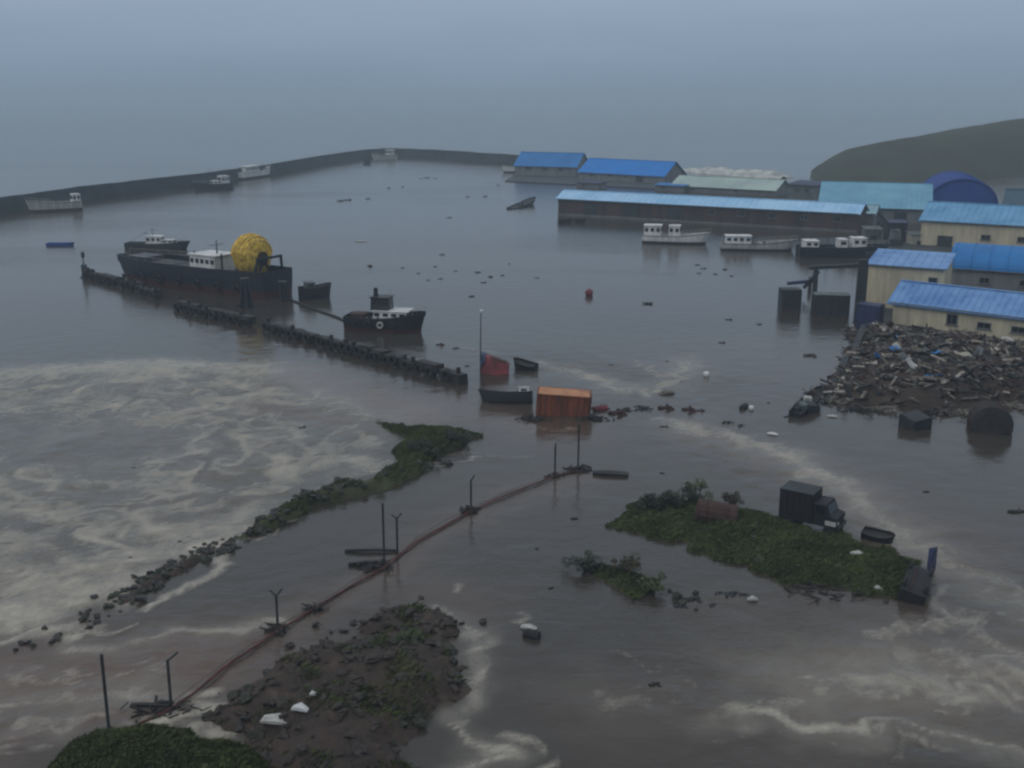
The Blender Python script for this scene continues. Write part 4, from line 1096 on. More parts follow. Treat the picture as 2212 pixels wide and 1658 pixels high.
MB().tube([(0, 0, -.1), (0, 0, .7), (0, 0, .75), (0, 0, 1.0)], [.25, .25, .4, .36], 8).build('post', M_GREYMACH, bb_)

def dolphin(label, X, Y, h, n, lean):
    root = thing('mooring_dolphin', label, 'mooring piles', at(X, Y))
    for k in range(n):
        a = 2 * math.pi * k / n
        MB().tube([(math.cos(a) * (.6 + lean), math.sin(a) * (.6 + lean), -1), (math.cos(a) * .3, math.sin(a) * .3, h)], .25, 7).build('pile', M_NAVY, root)
    MB().box((0, 0, h), (1.3, 1.3, .5), rotz_m(.3)).build('cap', M_CONC, root)
dolphin('cluster of dark mooring piles standing in front of the trawler stern', 532, 664, 4.4, 5, .5)
dolphin('slim mooring piles at the right end of the trawler', 612, 650, 3.0, 3, .1)
# sagging boom of floats between the trawler and the tug
fl = thing('float_line', 'thin sagging line of dark floats between workboat and tugboat', 'float line', at(690, 672))
o0 = at(690, 672)
pp = [at(x, y) - o0 for x, y in [(628, 648), (660, 662), (690, 673), (720, 683), (752, 696)]]
MB().tube([p + Vector((0, 0, .08)) for p in pp], .05, 5).build('rope', M_TIMBER, fl)
for i in range(22):
    t = i / 21 * (len(pp) - 1); k = min(int(t), len(pp) - 2)
    p = pp[k].lerp(pp[k + 1], t - k)
    MB().tube([p + Vector((-.3, 0, .1)), p + Vector((-.15, 0, .1)), p + Vector((.15, 0, .1)), p + Vector((.3, 0, .1))], [.06, .18, .18, .06], 6).build('float', M_GREYMACH, fl)

# ------------------------------------------------------------------ broken fence across the flood
fence = thing('wire_fence', 'broken wire fence of bent steel posts crossing the flooded field', 'fence', at(830, 1225))
f0 = at(830, 1225)
POSTS = [((235, 1575), 1412, 1.2, None), ((370, 1530), 1425, 0, (14, -17)), ((600, 1360), 1285, 0, (9, -14)), ((830, 1225), 1086, 0, None),
         ((858, 1195), 1118, 0, (9, -10)), ((1017, 1103), 1036, 0, (8, -10)), ((1198, 1028), 962, 0, (3, -6)), ((1248, 1015), 915, 0, None)]
for (X, Y), Yt, zb, arm in POSTS:
    p = at(X, Y, zb) ; h = at_depth(X, Yt, p.y).z
    q = p - f0
    r_ = .085
    po = MB().tube([(q.x, q.y, -1.0 if zb == 0 else zb - 1.2), (q.x + .02, q.y, h)], r_, 7).build('post', M_STEEL, fence)
    if arm:
        e = at_depth(X + arm[0], Yt + arm[1], p.y) - f0
        MB().tube([(q.x + .02, q.y, h - .03), (e.x, q.y, e.z)], r_ * .8, 6).build('post_arm', M_STEEL, po)
        if X in (600, 858):
            MB().tube([(q.x + .02, q.y, h - .03), (2 * q.x - e.x + .04, q.y, e.z - .1)], r_ * .7, 6).build('post_arm', M_STEEL, po)
RAIL = [(300, 1562), (370, 1530), (460, 1462), (530, 1410), (600, 1360), (680, 1312), (770, 1258), (830, 1225), (900, 1168), (1017, 1103), (1100, 1066), (1198, 1028), (1248, 1015)]
rp = [at(x, y, .12) - f0 for x, y in RAIL]
for i, (a, b) in enumerate(zip(rp[:-1], rp[1:])):
    MB().tube([a, (a + b) / 2 + Vector((rnd.uniform(-.1, .1), rnd.uniform(-.1, .1), rnd.uniform(-.06, .02))), b], .08 if i < 5 else .07, 6).build('bottom_rail', M_REDRAIL, fence)
    for z in (.30, .46):
        MB().tube([a + Vector((0, 0, z - .12)), (a + b) / 2 + Vector((rnd.uniform(-.3, .3), 0, z - .25)), b + Vector((0, 0, z - .12))], .02, 4).build('wire', M_RUST, fence)
def wrack(label, X, Y, n, spread, seed, mats=None, big=1.0, stuff=True, name='wrack'):
    """torn weed, sticks and boards caught at a spot: a tangle nobody could count"""
    r = random.Random(seed); mb = MB(); p0 = at(X, Y)
    for k in range(n):
        l = r.uniform(.3, 1.3) * big
        c = Vector((r.gauss(0, spread), r.gauss(0, spread * .6), abs(r.gauss(0, .14)) * big))
        q = rotz_m(r.uniform(0, 6.28)) @ rot_m('Y', r.uniform(-.5, .5)) @ rot_m('X', r.uniform(-1, 1))
        mb.box(c, (l, r.uniform(.05, .22) * big, r.uniform(.03, .12) * big), q, r.uniform(.5, 1))
    o = mb.build(name, mats or M_TIMBER); o.location = p0
    tag(o, label, 'debris', kind='stuff'); return o
for i, (X, Y, n, sp, lab) in enumerate([(345, 1538, 40, .8, 'tangle of wet sticks at the bent armed fence post'), (598, 1360, 26, .28, 'dark weed caught at the foot of the forked fence post'),
        (818, 1226, 40, .6, 'dark driftwood tangle at the tall fence post pair'), (1008, 1104, 30, .4, 'weed caught at the fence post beyond the pair'),
        (1198, 1028, 16, .3, 'weed at the second last fence post'), (1248, 1016, 40, .55, 'dark tangle at the last tall fence post'), (675, 1316, 22, .3, 'dark clump snagged on the fallen fence rail')]):
    wrack(lab, X, Y, n, sp, 300 + i)
# fallen boards by the paired posts
def plank(name, label, a, b, w, th, material, z=.08, group=None, cat='plank', tilt=0.0):
    pa, pb = at(*a), at(*b); d = pb - pa; L = d.length
    mb = MB(); n = 4; rings = []
    for i in range(n + 1):
        t = i / n; k = 1 if 0 < i < n else rnd.uniform(.55, .9)
        y0 = w / 2 * k; bend = .05 * math.sin(3 * t)
        rings.append([(-L / 2 + L * t, -y0, -th / 2 + bend), (-L / 2 + L * t + rnd.uniform(-.1, .1) * w, y0, -th / 2 + bend), (-L / 2 + L * t, y0 * .96, th / 2 + bend), (-L / 2 + L * t, -y0, th / 2 + bend)])
    mb.loft(rings, True, True)
    o = mb.build(name, material); o.location = (pa + pb) / 2 + Vector((0, 0, z)); o.rotation_euler = (rnd.uniform(-.15, .15), tilt, math.atan2(d.y, d.x))
    return tag(o, label, cat, group)
plank('fallen_beam', 'dark fallen beam lying left of the tall paired fence posts', (745, 1192), (858, 1192), .25, .16, M_TIMBER, .12)
plank('fallen_beam', 'shorter dark beam trapped at the foot of the tall fence post', (752, 1222), (832, 1216), .28, .2, M_TIMBER, .12)
plank('fallen_beam', 'curved dark beam by the bent armed fence post', (283, 1527), (365, 1530), .25, .15, M_TIMBER, .15)
plank('floating_log', 'long dark log floating right of the last fence post', (1280, 1024), (1356, 1028), .75, .4, M_TIMBER, .06, cat='log')

# ------------------------------------------------------------------ orange container
def container(label, A, B, w, h, material, topm, sink=.4, name='shipping_container', cat='container', tilt=(0, 0)):
    loc, rz, L = frame_from(A, B)
    root = thing(name, label, cat, loc, rz, None, tilt)
    z0, z1 = -sink, h - sink
    body = MB(); n = max(6, int(L / .28))
    prof = []
    for i in range(n):
        x0 = -L / 2 + .1 + (L - .2) * i / n; x1 = -L / 2 + .1 + (L - .2) * (i + 1) / n; dd = .05 if i % 2 else 0
        prof += [(x0 + .03, dd), (x1 - .03, dd)]
    front = [(x, y, z) for x, y in prof for z in (z0,)]
    body.loft([[(x, y, z0) for x, y in prof] + [(x, w - y, z0) for x, y in reversed(prof)], [(x, y, z1) for x, y in prof] + [(x, w - y, z1) for x, y in reversed(prof)]], True, True)
    body.build('body', material, root)
    fr = MB()
    for x in (-L / 2, L / 2):
        for y in (.02, w - .02):
            fr.box((x, y, (z0 + z1) / 2), (.16, .16, z1 - z0 + .06))
        fr.box((x, w / 2, z1), (.16, w - .2, .14))
    for y in (-.02, w + .02):
        fr.box((0, y, z1), (L - .16, .14, .14)).box((0, y, z0 + .07), (L - .16, .14, .14))
    fr.build('frame', material, root)
    MB().box((0, w / 2, z1 + .05), (L - .18, w - .18, .04)).build('roof_panel', topm, root)
    for s in (-1, 1):
        d = MB().box((L / 2 + .06, w / 2 + s * w * .235, (z0 + z1) / 2), (.06, w * .45, z1 - z0 - .2)).build('door', material, root)
        MB().tube([(L / 2 + .13, w / 2 + s * .15, z0 + .2), (L / 2 + .13, w / 2 + s * .15, z1 - .15)], .03, 5).build('lock_bar', M_STEEL, d)
    return root
container('rust orange shipping container afloat between the wrecked boats', (1158, 898), (1272, 900), 2.4, 2.7, M_ORANGE, M_ORANGETOP, .5, tilt=(R(3), R(3.5)))
container('navy blue container standing against the corner of the cream block', (1846, 706), (1892, 712), 2.4, 3.6, M_BLUEPAINT, M_BLUEPAINT, .3)
container('dark grey container standing alone in the water by the loading frame', (1688, 668), (1728, 668), 2.4, 3.4, M_GREYMACH, M_GREYMACH, .4)
container('wide dark green grey container under the loading frame', (1756, 680), (1832, 682), 2.6, 3.4, M_GREYMACH, M_GREENGREY, .4)
# loading frame on the quay corner
lf = thing('loading_frame', 'dark steel loading frame with two legs left of the cream block', 'gantry', at(1810, 650))
l0 = at(1810, 650)
for (X, Y, Yt, w) in [(1758, 640, 580, .7), (1854, 690, 560, 1.4), (1868, 655, 545, 1.0), (1748, 625, 598, .5)]:
    p = at(X, Y) - l0; h = height(X, Y, Yt)
    MB().box((p.x, p.y, h / 2 - .5), (w, .7, h + 1), None, .9).build('leg', M_GREYMACH, lf)
pa = at_depth(1748, 578, at(1758, 640).y) - l0; pb = at_depth(1872, 572, at(1758, 640).y) - l0
MB().bar(pa, pb, .7, .6).build('beam', M_GREYMACH, lf)
pa = at_depth(1735, 622, at(1758, 640).y) - l0; pb = at_depth(1768, 585, at(1758, 640).y) - l0
MB().bar(pa, pb, .5, .5).build('brace', M_GREYMACH, lf)
pa = at_depth(1700, 612, at(1758, 640).y) - l0; pb = at_depth(1760, 606, at(1758, 640).y) - l0
MB().bar(pa, pb, .5, .5).build('brace', M_BLUEPAINT, lf)
# cluttered quay edge below the workshop
def steel_hut(label, X0, X1, Y, Yt, d, m_, rm):
    loc, rz, L = frame_from((X0, Y), (X1, Y)); h = height((X0 + X1) / 2, Y, Yt)
    root = thing('quay_hut', label, 'hut', loc, rz)
    MB().box((0, d / 2, h / 2 - .5), (L, d, h + 1)).build('wall', m_, root)
    slabm = MB(); slab_between(slabm, (-L / 2 - .2, -.2, h + .1), (L / 2 + .2, -.2, h + .1), (L / 2 + .2, d + .2, h + .5), (-L / 2 - .2, d + .2, h + .5), .1, 4); slabm.build('roof', rm, root)
    MB().box((0, -.03, h * .3), (L * .4, .1, h * .6)).build('door', M_GREYMACH, root)
steel_hut('small dark hut on the quay right of the cargo boat houses', 1915, 1955, 532, 482, 3, M_GREYMACH, M_BLUEPAINT)
steel_hut('pale low hut on the quay below the workshop', 1965, 2010, 538, 508, 3, M_CREAMGREY, M_GREYPAINT)
steel_hut('dark store hut on the quay left end behind the cargo boat', 1868, 1902, 528, 496, 3, M_GREYPAINT, M_GREYPAINT)
cr = thing('quay_crane', 'dark quay crane with raised jib behind the cargo boat', 'crane', at(1930, 540) + Vector((0, 0, .8)))
MB().box((0, 0, .8), (2.6, 2.4, 1.6)).build('base', M_GREYMACH, cr)
MB().box((0, 0, 2.6), (2.0, 2.0, 2.0), None, .85).build('cab', M_GREYPAINT, cr)
MB().bar((.2, 0, 3.0), (-4.2, 0, 7.2), .35, .5).build('jib', M_GREYMACH, cr)
MB().tube([(-4.2, 0, 7.1), (-4.2, 0, 3.6)], .04, 4).build('cable', M_STEEL, cr)

# ------------------------------------------------------------------ truck and wreck on the island
def wheel(root, c, r, w, axis='Y'):
    q = rot_m('X', math.pi / 2)
    t = MB().torus(c, r * .72, r * .3, q, 16, 8).build('wheel', M_RUBBER, root, True)
    MB().tube([Vector(c) + Vector((0, -w * .3, 0)), Vector(c) + Vector((0, w * .3, 0))], r * .55, 10).build('rim', M_STEEL, t)
pa, pb = at(1688, 1122), at(1814, 1150)
d = pb - pa
tr = thing('flooded_truck', 'dark box truck standing in water behind the grass island', 'truck', (pa + pb) / 2 + Vector((0, 0, -.25)), math.atan2(d.y, d.x))
TLn = d.length
MB().box((0, 0, .75), (TLn * .98, .9, .22)).build('chassis', M_TRUCK, tr)
bx_ = MB().box((-TLn * .20, 0, 2.0), (TLn * .56, 2.1, 2.3)).build('cargo_box', M_TRUCK, tr)
for k in range(6):
    MB().box((-TLn * .20 - TLn * .24 + k * TLn * .096, -1.07, 2.0), (.07, .05, 2.2)).build('side_rib', M_TRUCK, bx_)
MB().box((-TLn * .20, 0, 3.18), (TLn * .57, 2.14, .06)).build('box_roof', M_GREYMACH, bx_)
cb = MB(); prof = [(TLn * .10, .85), (TLn * .10, 2.55), (TLn * .30, 2.55), (TLn * .375, 1.75), (TLn * .49, 1.6), (TLn * .50, .85)]
cb.loft([[(x, -1.0, z) for x, z in prof], [(x, 1.0, z) for x, z in prof]], True, True)
cab = cb.build('cab', M_TRUCK, tr)
MB().bar((TLn * .315, 0, 2.42), (TLn * .372, 0, 1.82), 1.7, .05).build('windscreen', M_GLASS, cab)
for s in (-1, 1):
    MB().box((TLn * .215, s * 1.005, 2.1), (TLn * .14, .04, .6)).build('side_window', M_GLASS, cab)
    MB().tube([(TLn * .50, s * .72, 1.2), (TLn * .51, s * .72, 1.2)], .14, 8).build('headlight', M_OFFWHITE, cab)
    MB().box((TLn * .40, s * 1.03, 1.2), (.8, .12, .32)).build('mudguard', M_OFFWHITE if s < 0 else M_TRUCK, cab)
MB().box((TLn * .515, 0, .85), (.12, 1.9, .22)).build('bumper', M_STEEL, tr)
for x in (-TLn * .30, TLn * .38):
    for s in (-1, 1):
        wheel(tr, (x, s * .9, .5), .5, .3)

wr = thing('overturned_car', 'dark overturned car wrecked at the right end of the grass island', 'car', at(1972, 1278), R(62), None, (R(12), R(-6)))
prof = [(-1.9, .25), (-1.85, 1.0), (-1.2, 1.1), (1.0, 1.12), (1.8, .95), (1.9, .35), (1.1, .2), (.7, -.45), (-.9, -.45), (-1.4, .2)]
body = MB(); rings = []
for y, k in ((-.82, .93), (-.74, 1), (.74, 1), (.82, .93)):
    rings.append([(x * k, y * (1 if z > .2 else .85), z) for x, z in prof])
body.loft(rings, True, True); cb_ = body.build('body', M_TRUCK, wr)
for s in (-1, 1):
    MB().box((-.1, s * .76, -.1), (1.3, .06, .42)).build('side_window', M_GLASS, cb_)
for x in (-1.2, 1.2):
    for s in (-1, 1):
        wheel(wr, (x, s * .68, 1.15), .36, .22)
MB().tube([(-1.6, .25, 1.14), (1.2, .25, 1.16)], .06, 6).build('exhaust', M_RUST, wr)
sh_ = thing('metal_sheet', 'upright bent blue metal panel sticking up behind the overturned car', 'metal panel', at(2012, 1232), R(25), None, (R(-12), R(18)))
MB().loft([[(-.45, -.03, -.6), (.45, .05, -.6), (.45, .11, -.6), (-.45, .03, -.6)], [(-.4, .1, .6), (.45, .12, .6), (.45, .18, .6), (-.4, .16, .6)], [(-.2, .3, 1.5), (.5, .25, 1.7), (.5, .31, 1.7), (-.2, .36, 1.5)]], True, True).build('sheet', M_BLUEPAINT, sh_)
MB().bar((-.35, -.02, -.5), (.42, .16, 1.5), .06).build('stiffener', M_STEEL, sh_)
rt_ = thing('rusty_tank', 'rusty brown tank lying half buried in the back of the grass island', 'tank', at(1545, 1122, .4), R(-12), None, (0, R(6)))
MB().tube([(-1.6, 0, .5), (-1.5, 0, .5), (1.5, 0, .5), (1.6, 0, .5)], [.5, .95, .95, .5], 14).build('shell', M_RUST, rt_)
for x in (-.8, .8):
    MB().torus((x, 0, .5), .96, .06, rot_m('Y', math.pi / 2), 16, 5).build('band', M_RUST, rt_)

# ------------------------------------------------------------------ shrubs on the island
def shrub(label, X, Y, z, rx_, rz_, n, material, seed):
    p = at(X, Y, z); r = random.Random(seed)
    root = thing('shrub', label, 'shrub', p)
    st = MB()
    for k in range(7):
        a = r.uniform(0, 6.28); e = Vector((math.cos(a) * rx_ * .6, math.sin(a) * rx_ * .5, rz_ * r.uniform(.6, 1)))
        st.tube([(0, 0, -.3), e * .5 + Vector((0, 0, .1)), e], [.05, .035, .015], 5)
    st.build('stem', M_STEM, root)
    lf_ = MB()
    clumps = [(r.gauss(0, rx_ * .45), r.gauss(0, rx_ * .4), r.uniform(.15, 1) * rz_ * .85, r.uniform(.25, .5) * rx_) for _ in range(12)]
    for k in range(n):
        cx, cy, cz, cr_ = r.choice(clumps)
        v = Vector((r.gauss(0, 1), r.gauss(0, 1), r.gauss(0, .8))).normalized() * cr_ * r.uniform(.5, 1)
        c = Vector((cx, cy, cz)) + v
        if c.z < .02: c.z = abs(c.z) + .03
        s = r.uniform(.06, .14)
        q = Matrix.Rotation(r.uniform(0, 6.28), 3, 'Z') @ Matrix.Rotation(r.uniform(-1, 1), 3, 'X')
        lf_.add([c + q @ Vector(w) * s for w in ((-1, 0, 0), (0, -.5, .1), (1, 0, 0), (0, .5, .1))], [(0, 1, 2, 3)])
    lf_.build('foliage', material, root)
for i, a in enumerate([
    ('dark bushy shrub on the top left of the grass island', 1440, 1092, .5, 1.3, 1.2, 1500, M_LEAFDARK),
    ('tall dark green shrub beside the rusty tank on the island', 1500, 1088, .5, 1.0, 1.9, 1300, M_LEAF),
    ('bluish dark shrub at the left end of the grass island', 1400, 1098, .5, 1.2, .9, 1100, M_LEAFDARK),
    ('small brownish shrub behind the rusty tank', 1580, 1092, .3, .8, 1.1, 800, mat('brownish leaves', (.06, .05, .035), (.03, .026, .02), .8)),
    ('low shrub at the left tip of the small islet', 1262, 1228, .2, 1.1, .9, 900, M_LEAFDARK),
    ('rounded olive shrub at the top of the small islet', 1352, 1236, .3, .9, 1.2, 1000, mat('olive leaves', (.075, .072, .04), (.04, .04, .024), .8)),
    ('low shrub at the right tip of the small islet', 1410, 1268, .3, .9, .8, 800, M_LEAF),
    ('dense dark shrub on the shore islet above the dike', 905, 975, .6, 1.6, 1.1, 1500, M_LEAFDARK),
    ('low dark shrub on the right end of the shore islet', 985, 950, .5, 1.5, .6, 1000, M_LEAFDARK),
    ('low green shrub on the mud spit beside the foreground bank', 890, 1385, .4, 1.0, .7, 900, M_LEAF)]):
    shrub(*a, 500 + i)

# ------------------------------------------------------------------ debris heap below the cream wing
heap, heap_h, heap_bb = mound('debris_mound', [(1850, 716), (1960, 728), (2090, 740), (2300, 775), (2320, 900), (2200, 855), (2120, 862), (2020, 878), (1900, 870), (1815, 866), (1798, 838), (1830, 780)], 1.5, 3.2, M_GMUD, 180, step=.5, wob=1.5, lump=.7)
g = random.Random(91)
hp = in_field(heap_h, heap_bb, 1500, 92, -.12)
def hz_(x, y): return float(heap_h(np.array([x]), np.array([y]))[0][0])
SM = [M_TIMBER, M_DRIFT, M_RUST, M_GREYMACH, M_PALEWOOD]
bulk = [MB() for _ in SM]
for (x, y) in hp[:1440]:
    q = rotz_m(g.uniform(0, 6.28)) @ rot_m('Y', g.gauss(0, .4)) @ rot_m('X', g.gauss(0, .5))
    l = g.choice((g.uniform(.3, 1.0), g.uniform(.8, 2.6)))
    bulk[g.choice((0, 0, 0, 1, 1, 1, 2, 2, 3, 1, 0, 2, 4))].box((x, y, hz_(x, y) + g.uniform(.0, .45)), (l, g.uniform(.08, .5), g.uniform(.05, .25)), q, g.uniform(.6, 1))
for b_, m_, nm in zip(bulk, SM, ('dark rotten timber bits', 'greyish splintered wood bits', 'rust brown scrap bits', 'dark grey scrap bits', 'pale splintered wood bits')):
    tag(b_.build('debris', m_), nm + ' making up the debris heap below the cream wing', 'debris', kind='stuff')
big_ = [('torn roofing sheet', M_GREYPAINT), ('rusted roofing sheet', M_RUST), ('pale wall panel', M_CREAMGREY), ('blue roofing sheet', M_BLUEROOF2), ('bleached hatch cover', M_OFFWHITE), ('brown door leaf', M_DRIFT)]
for i, (x, y) in enumerate(in_field(heap_h, heap_bb, 72, 93, .0)):
    nm_, m_ = big_[(i * 5 + i // 6) % 6] if i % 6 not in (3, 4) else big_[i % 3]
    mb = MB(); L, W_ = g.uniform(.9, 2.8), g.uniform(.5, 1.3); n_ = 6; rings = []
    for k in range(n_ + 1):
        t = k / n_; b_ = .12 * math.sin(t * 9 + i)
        rings.append([(L * (t - .5), -W_ / 2 * g.uniform(.8, 1), b_), (L * (t - .5), W_ / 2 * g.uniform(.8, 1), b_ * .6), (L * (t - .5), W_ / 2 * .9, b_ * .6 + .05), (L * (t - .5), -W_ / 2 * .9, b_ + .05)])
    mb.loft(rings, True, True)
    o = mb.build('wreckage_panel', m_); o.location = (x, y, hz_(x, y) + g.uniform(.25, .5)); o.rotation_euler = (g.gauss(0, .5), g.gauss(0, .35), g.uniform(0, 6.28))
    tag(o, nm_ + ' caught in the debris heap below the cream wing', 'wreckage', nm_ + 's in the debris heap')
for i, (X, Y) in enumerate([(1800, 868), (1860, 884), (1905, 886), (2030, 892), (2070, 895), (1772, 850), (2195, 880)]):
    wrack(('tangle %s along the water edge of the debris heap' % ('at the left tip', 'left of the pale plank', 'behind the dark crate', 'between the crate and the tank', 'beside the round tank', 'by the dark lower panel', 'right of the round tank')[i]), X, Y, 45, .9, 350 + i, M_TIMBER if i % 2 else M_DRIFT, 1.2)
PL = []
for k in range(6):
    mb = MB(); L = 1.4 + .35 * k; rings = []
    for i in range(5):
        t = i / 4; y0 = (.12 + .02 * k) * (1 if 0 < i < 4 else g.uniform(.5, .9))
        rings.append([(L * (t - .5), -y0, -.04), (L * (t - .5), y0, -.04), (L * (t - .5), y0, .04), (L * (t - .5), -y0, .04)])
    mb.loft(rings, True, True); PL.append((mb, k))
PLM = {(k, j): mb.mesh('loose_board', m_) for mb, k in PL for j, m_ in enumerate((M_DRIFT, M_PALEWOOD, M_TIMBER))}
for i, (x, y) in enumerate(hp[1440:1482]):
    j = g.choice((0, 0, 0, 0, 1, 2, 2))
    o = from_mesh('loose_board', PLM[(g.randrange(6), j)], None, (x, y, hz_(x, y) + g.uniform(.25, .6)), (g.gauss(0, .4), g.gauss(0, .3), g.uniform(0, 6.28)))
    tag(o, ('weathered grey board', 'pale broken board', 'black wet board')[j] + ' tangled in the debris heap below the cream wing', 'board', ('grey boards', 'pale boards', 'black boards')[j] + ' in the debris heap')
def crate(label, X, Y, s, h, material, rz=0.3, sink=.4, tilt=(0, 0)):
    root = thing('crate', label, 'crate', at(X, Y), rz, None, tilt)
    for k in range(4):
        for sd in (-1, 1):
            MB().box((0, sd * s / 2, -sink + h * (k + .5) / 4), (s, .07, h / 4 - .04)).build('slat', material, root)
            MB().box((sd * s / 2, 0, -sink + h * (k + .5) / 4), (.07, s - .08, h / 4 - .04)).build('slat', material, root)
    MB().box((0, 0, h - sink), (s * .98, s * .98, .08)).build('lid', material, root)
    for a in (-1, 1):
        for b in (-1, 1):
            MB().box((a * (s / 2 + .05), b * (s / 2 + .05), h / 2 - sink), (.1, .1, h)).build('corner_post', material, root)
crate('dark crate standing in water at the foot of the debris heap', 1975, 922, 2.0, 2.0, M_GREYMACH, .35, .75, (R(9), R(-7)))
crate('smaller dark crate at the left tip of the debris heap', 1742, 888, 1.5, 1.2, M_GREYMACH, .6, .3, (R(8), R(10)))
tk = thing('storage_tank', 'big round dark tank on its side at the right of the debris heap', 'tank', at(2132, 925, 0) + Vector((0, 0, -.7)), R(72), None, (R(8), R(5)))
MB().tube([(-2.0, 0, 1.3), (-1.9, 0, 1.3), (1.9, 0, 1.3), (2.0, 0, 1.3)], [1.3, 1.95, 1.95, 1.3], 20).build('shell', M_TIMBER, tk)
for x in (-1.2, 0, 1.2):
    MB().torus((x, 0, 1.3), 1.97, .08, rot_m('Y', math.pi / 2), 20, 5).build('band', M_RUST, tk)
boat('wrecked_dinghy', 'dark broken dinghy pointing at the left edge of the debris heap', (1712, 900), (1765, 866), 1.5, .9, M_BLACK, M_TIMBER, rails=False, tilt=(R(12), R(-6)))
for i, (a, b, w, m_, lab) in enumerate([((1820, 805), (1862, 740), .9, M_GREYMACH, 'dark leaning panel along the left edge of the debris heap'), ((1790, 850), (1825, 800), .9, M_GREYMACH, 'dark lower panel along the left edge of the debris heap'),
                                ((1775, 853), (1822, 862), .5, M_OFFWHITE, 'pale plank at the lower left of the debris heap'), ((1955, 842), (1968, 822), .45, M_WHITE, 'white scrap standing in the front of the debris heap'),
                                ((2190, 795), (2215, 785), .6, M_OFFWHITE, 'white scrap at the right edge of the debris heap')]):
    plank('scrap_panel', lab, a, b, w, .12, m_, .6 + .9 * (i > 2), None, 'scrap', R(-12))

# ------------------------------------------------------------------ things afloat
LOGS = []
for k in range(4):
    mb = MB(); r = random.Random(700 + k)
    mb.tube([(-.5, 0, 0), (-.3, r.uniform(-.04, .04), .02), (.1, r.uniform(-.05, .05), 0), (.5, 0, .03)], [.09, .12, .11, .06], 7)
    mb.tube([(.1, 0, .05), (.2, .08, .22)], [.05, .02], 5)
    LOGS.append(mb.mesh('drift_log', M_TIMBER))
lumps = MB(); 
def clump_mesh(seed, material):
    r = random.Random(seed); mb = MB()
    for k in range(14):
        q = rotz_m(r.uniform(0, 6.28)) @ rot_m('Y', r.gauss(0, .4))
        mb.box((r.gauss(0, .28), r.gauss(0, .2), r.uniform(-.05, .2)), (r.uniform(.2, .7), r.uniform(.06, .25), r.uniform(.04, .16)), q, r.uniform(.5, 1))
    return mb.mesh('drift_clump', material)
CL = [clump_mesh(800 + k, m_) for k, m_ in enumerate((M_TIMBER, M_GREYMACH, M_TIMBER, M_RUST))]
def drift(pts, label, group, kind='log', cat='driftwood'):
    for (X, Y, wD) in pts:
        p = at(X, Y); size = wD * p.y / FPX * 1.03
        if kind == 'log':
            o = from_mesh('drift_log', rnd.choice(LOGS), None, (p.x, p.y, .03), (0, 0, rnd.uniform(-.5, .5)), (size, size * 1.2, size * .9))
        else:
            o = from_mesh('drift_clump', rnd.choice(CL), None, (p.x, p.y, .0), (0, 0, rnd.uniform(-.6, .6)), (size * .8, size * .8, size * .55))
        tag(o, label, cat, group)
drift([(735, 434, 14), (752, 432, 16), (795, 429, 10), (840, 406, 10), (870, 404, 8), (908, 386, 8), (922, 384, 12), (940, 385, 8), (1048, 424, 10), (1010, 425, 8), (970, 470, 10), (1075, 400, 9)],
      'dark driftwood speck in the far part of the harbour basin', 'driftwood in the far basin', 'clump')
drift([(955, 550, 12), (940, 576, 9), (870, 578, 10), (952, 602, 10), (1018, 640, 14), (1034, 588, 14), (1060, 598, 16), (1085, 595, 10), (1045, 610, 12), (925, 605, 8), (985, 585, 8), (905, 590, 9), (800, 575, 20), (1100, 570, 8), (1160, 600, 9)],
      'dark driftwood speck in the middle of the harbour basin', 'driftwood in the middle basin', 'clump')
drift([(1400, 656, 24), (1508, 572, 12), (1520, 580, 12), (1565, 582, 14), (1545, 592, 10), (1580, 596, 10), (1510, 590, 9), (1575, 690, 14), (1750, 768, 28), (1640, 700, 12), (1560, 740, 14)],
      'dark driftwood speck off the coasters on the right', 'driftwood off the coasters', 'clump')
drift([(655, 922, 14), (700, 880, 10), (290, 1010, 10), (235, 820, 10), (170, 905, 8), (390, 1170, 18), (280, 1205, 12)], 'small dark driftwood piece in the churned foam pool', 'driftwood in the foam pool', 'clump')
drift([(952, 745, 26), (985, 752, 14), (1010, 790, 12), (1320, 788, 10), (1440, 780, 10)], 'dark drift clump between the tug and the red boat', 'drift behind the red boat', 'clump')
drift([(1575, 912, 26), (1600, 918, 20), (1435, 922, 20), (1520, 918, 14), (1700, 900, 14), (1660, 870, 12)], 'dark drift piece right of the floating wreck line', 'drift right of the wreck line', 'clump')
drift([(1300, 880, 34), (1335, 893, 56), (1350, 885, 30), (1395, 882, 40), (1440, 882, 50), (1490, 886, 48), (1515, 887, 24)], 'black sodden timber in the wreck line right of the orange container', 'timber right of the orange container', 'clump')
drift([(2000, 1062, 14), (2195, 1105, 40), (1160, 1185, 10), (1190, 1270, 14), (1240, 1120, 16), (1430, 1022, 12)], 'lone dark log drifting in the brown flood', 'lone logs in the brown flood', 'log')
drift([(560, 1438, 12), (640, 1425, 16), (668, 1405, 14), (690, 1398, 14), (735, 1415, 18), (1415, 1478, 30), (700, 1445, 16), (725, 1470, 14)], 'black clod of drift near the foreground mud bank', 'drift near the mud bank', 'clump')
drift([(1555, 1280, 24), (1585, 1282, 40), (1610, 1284, 24), (1465, 1290, 30), (1500, 1295, 36), (1475, 1310, 30), (1540, 1305, 22)], 'dark reed clump below the grass island', 'drift below the grass island', 'clump')
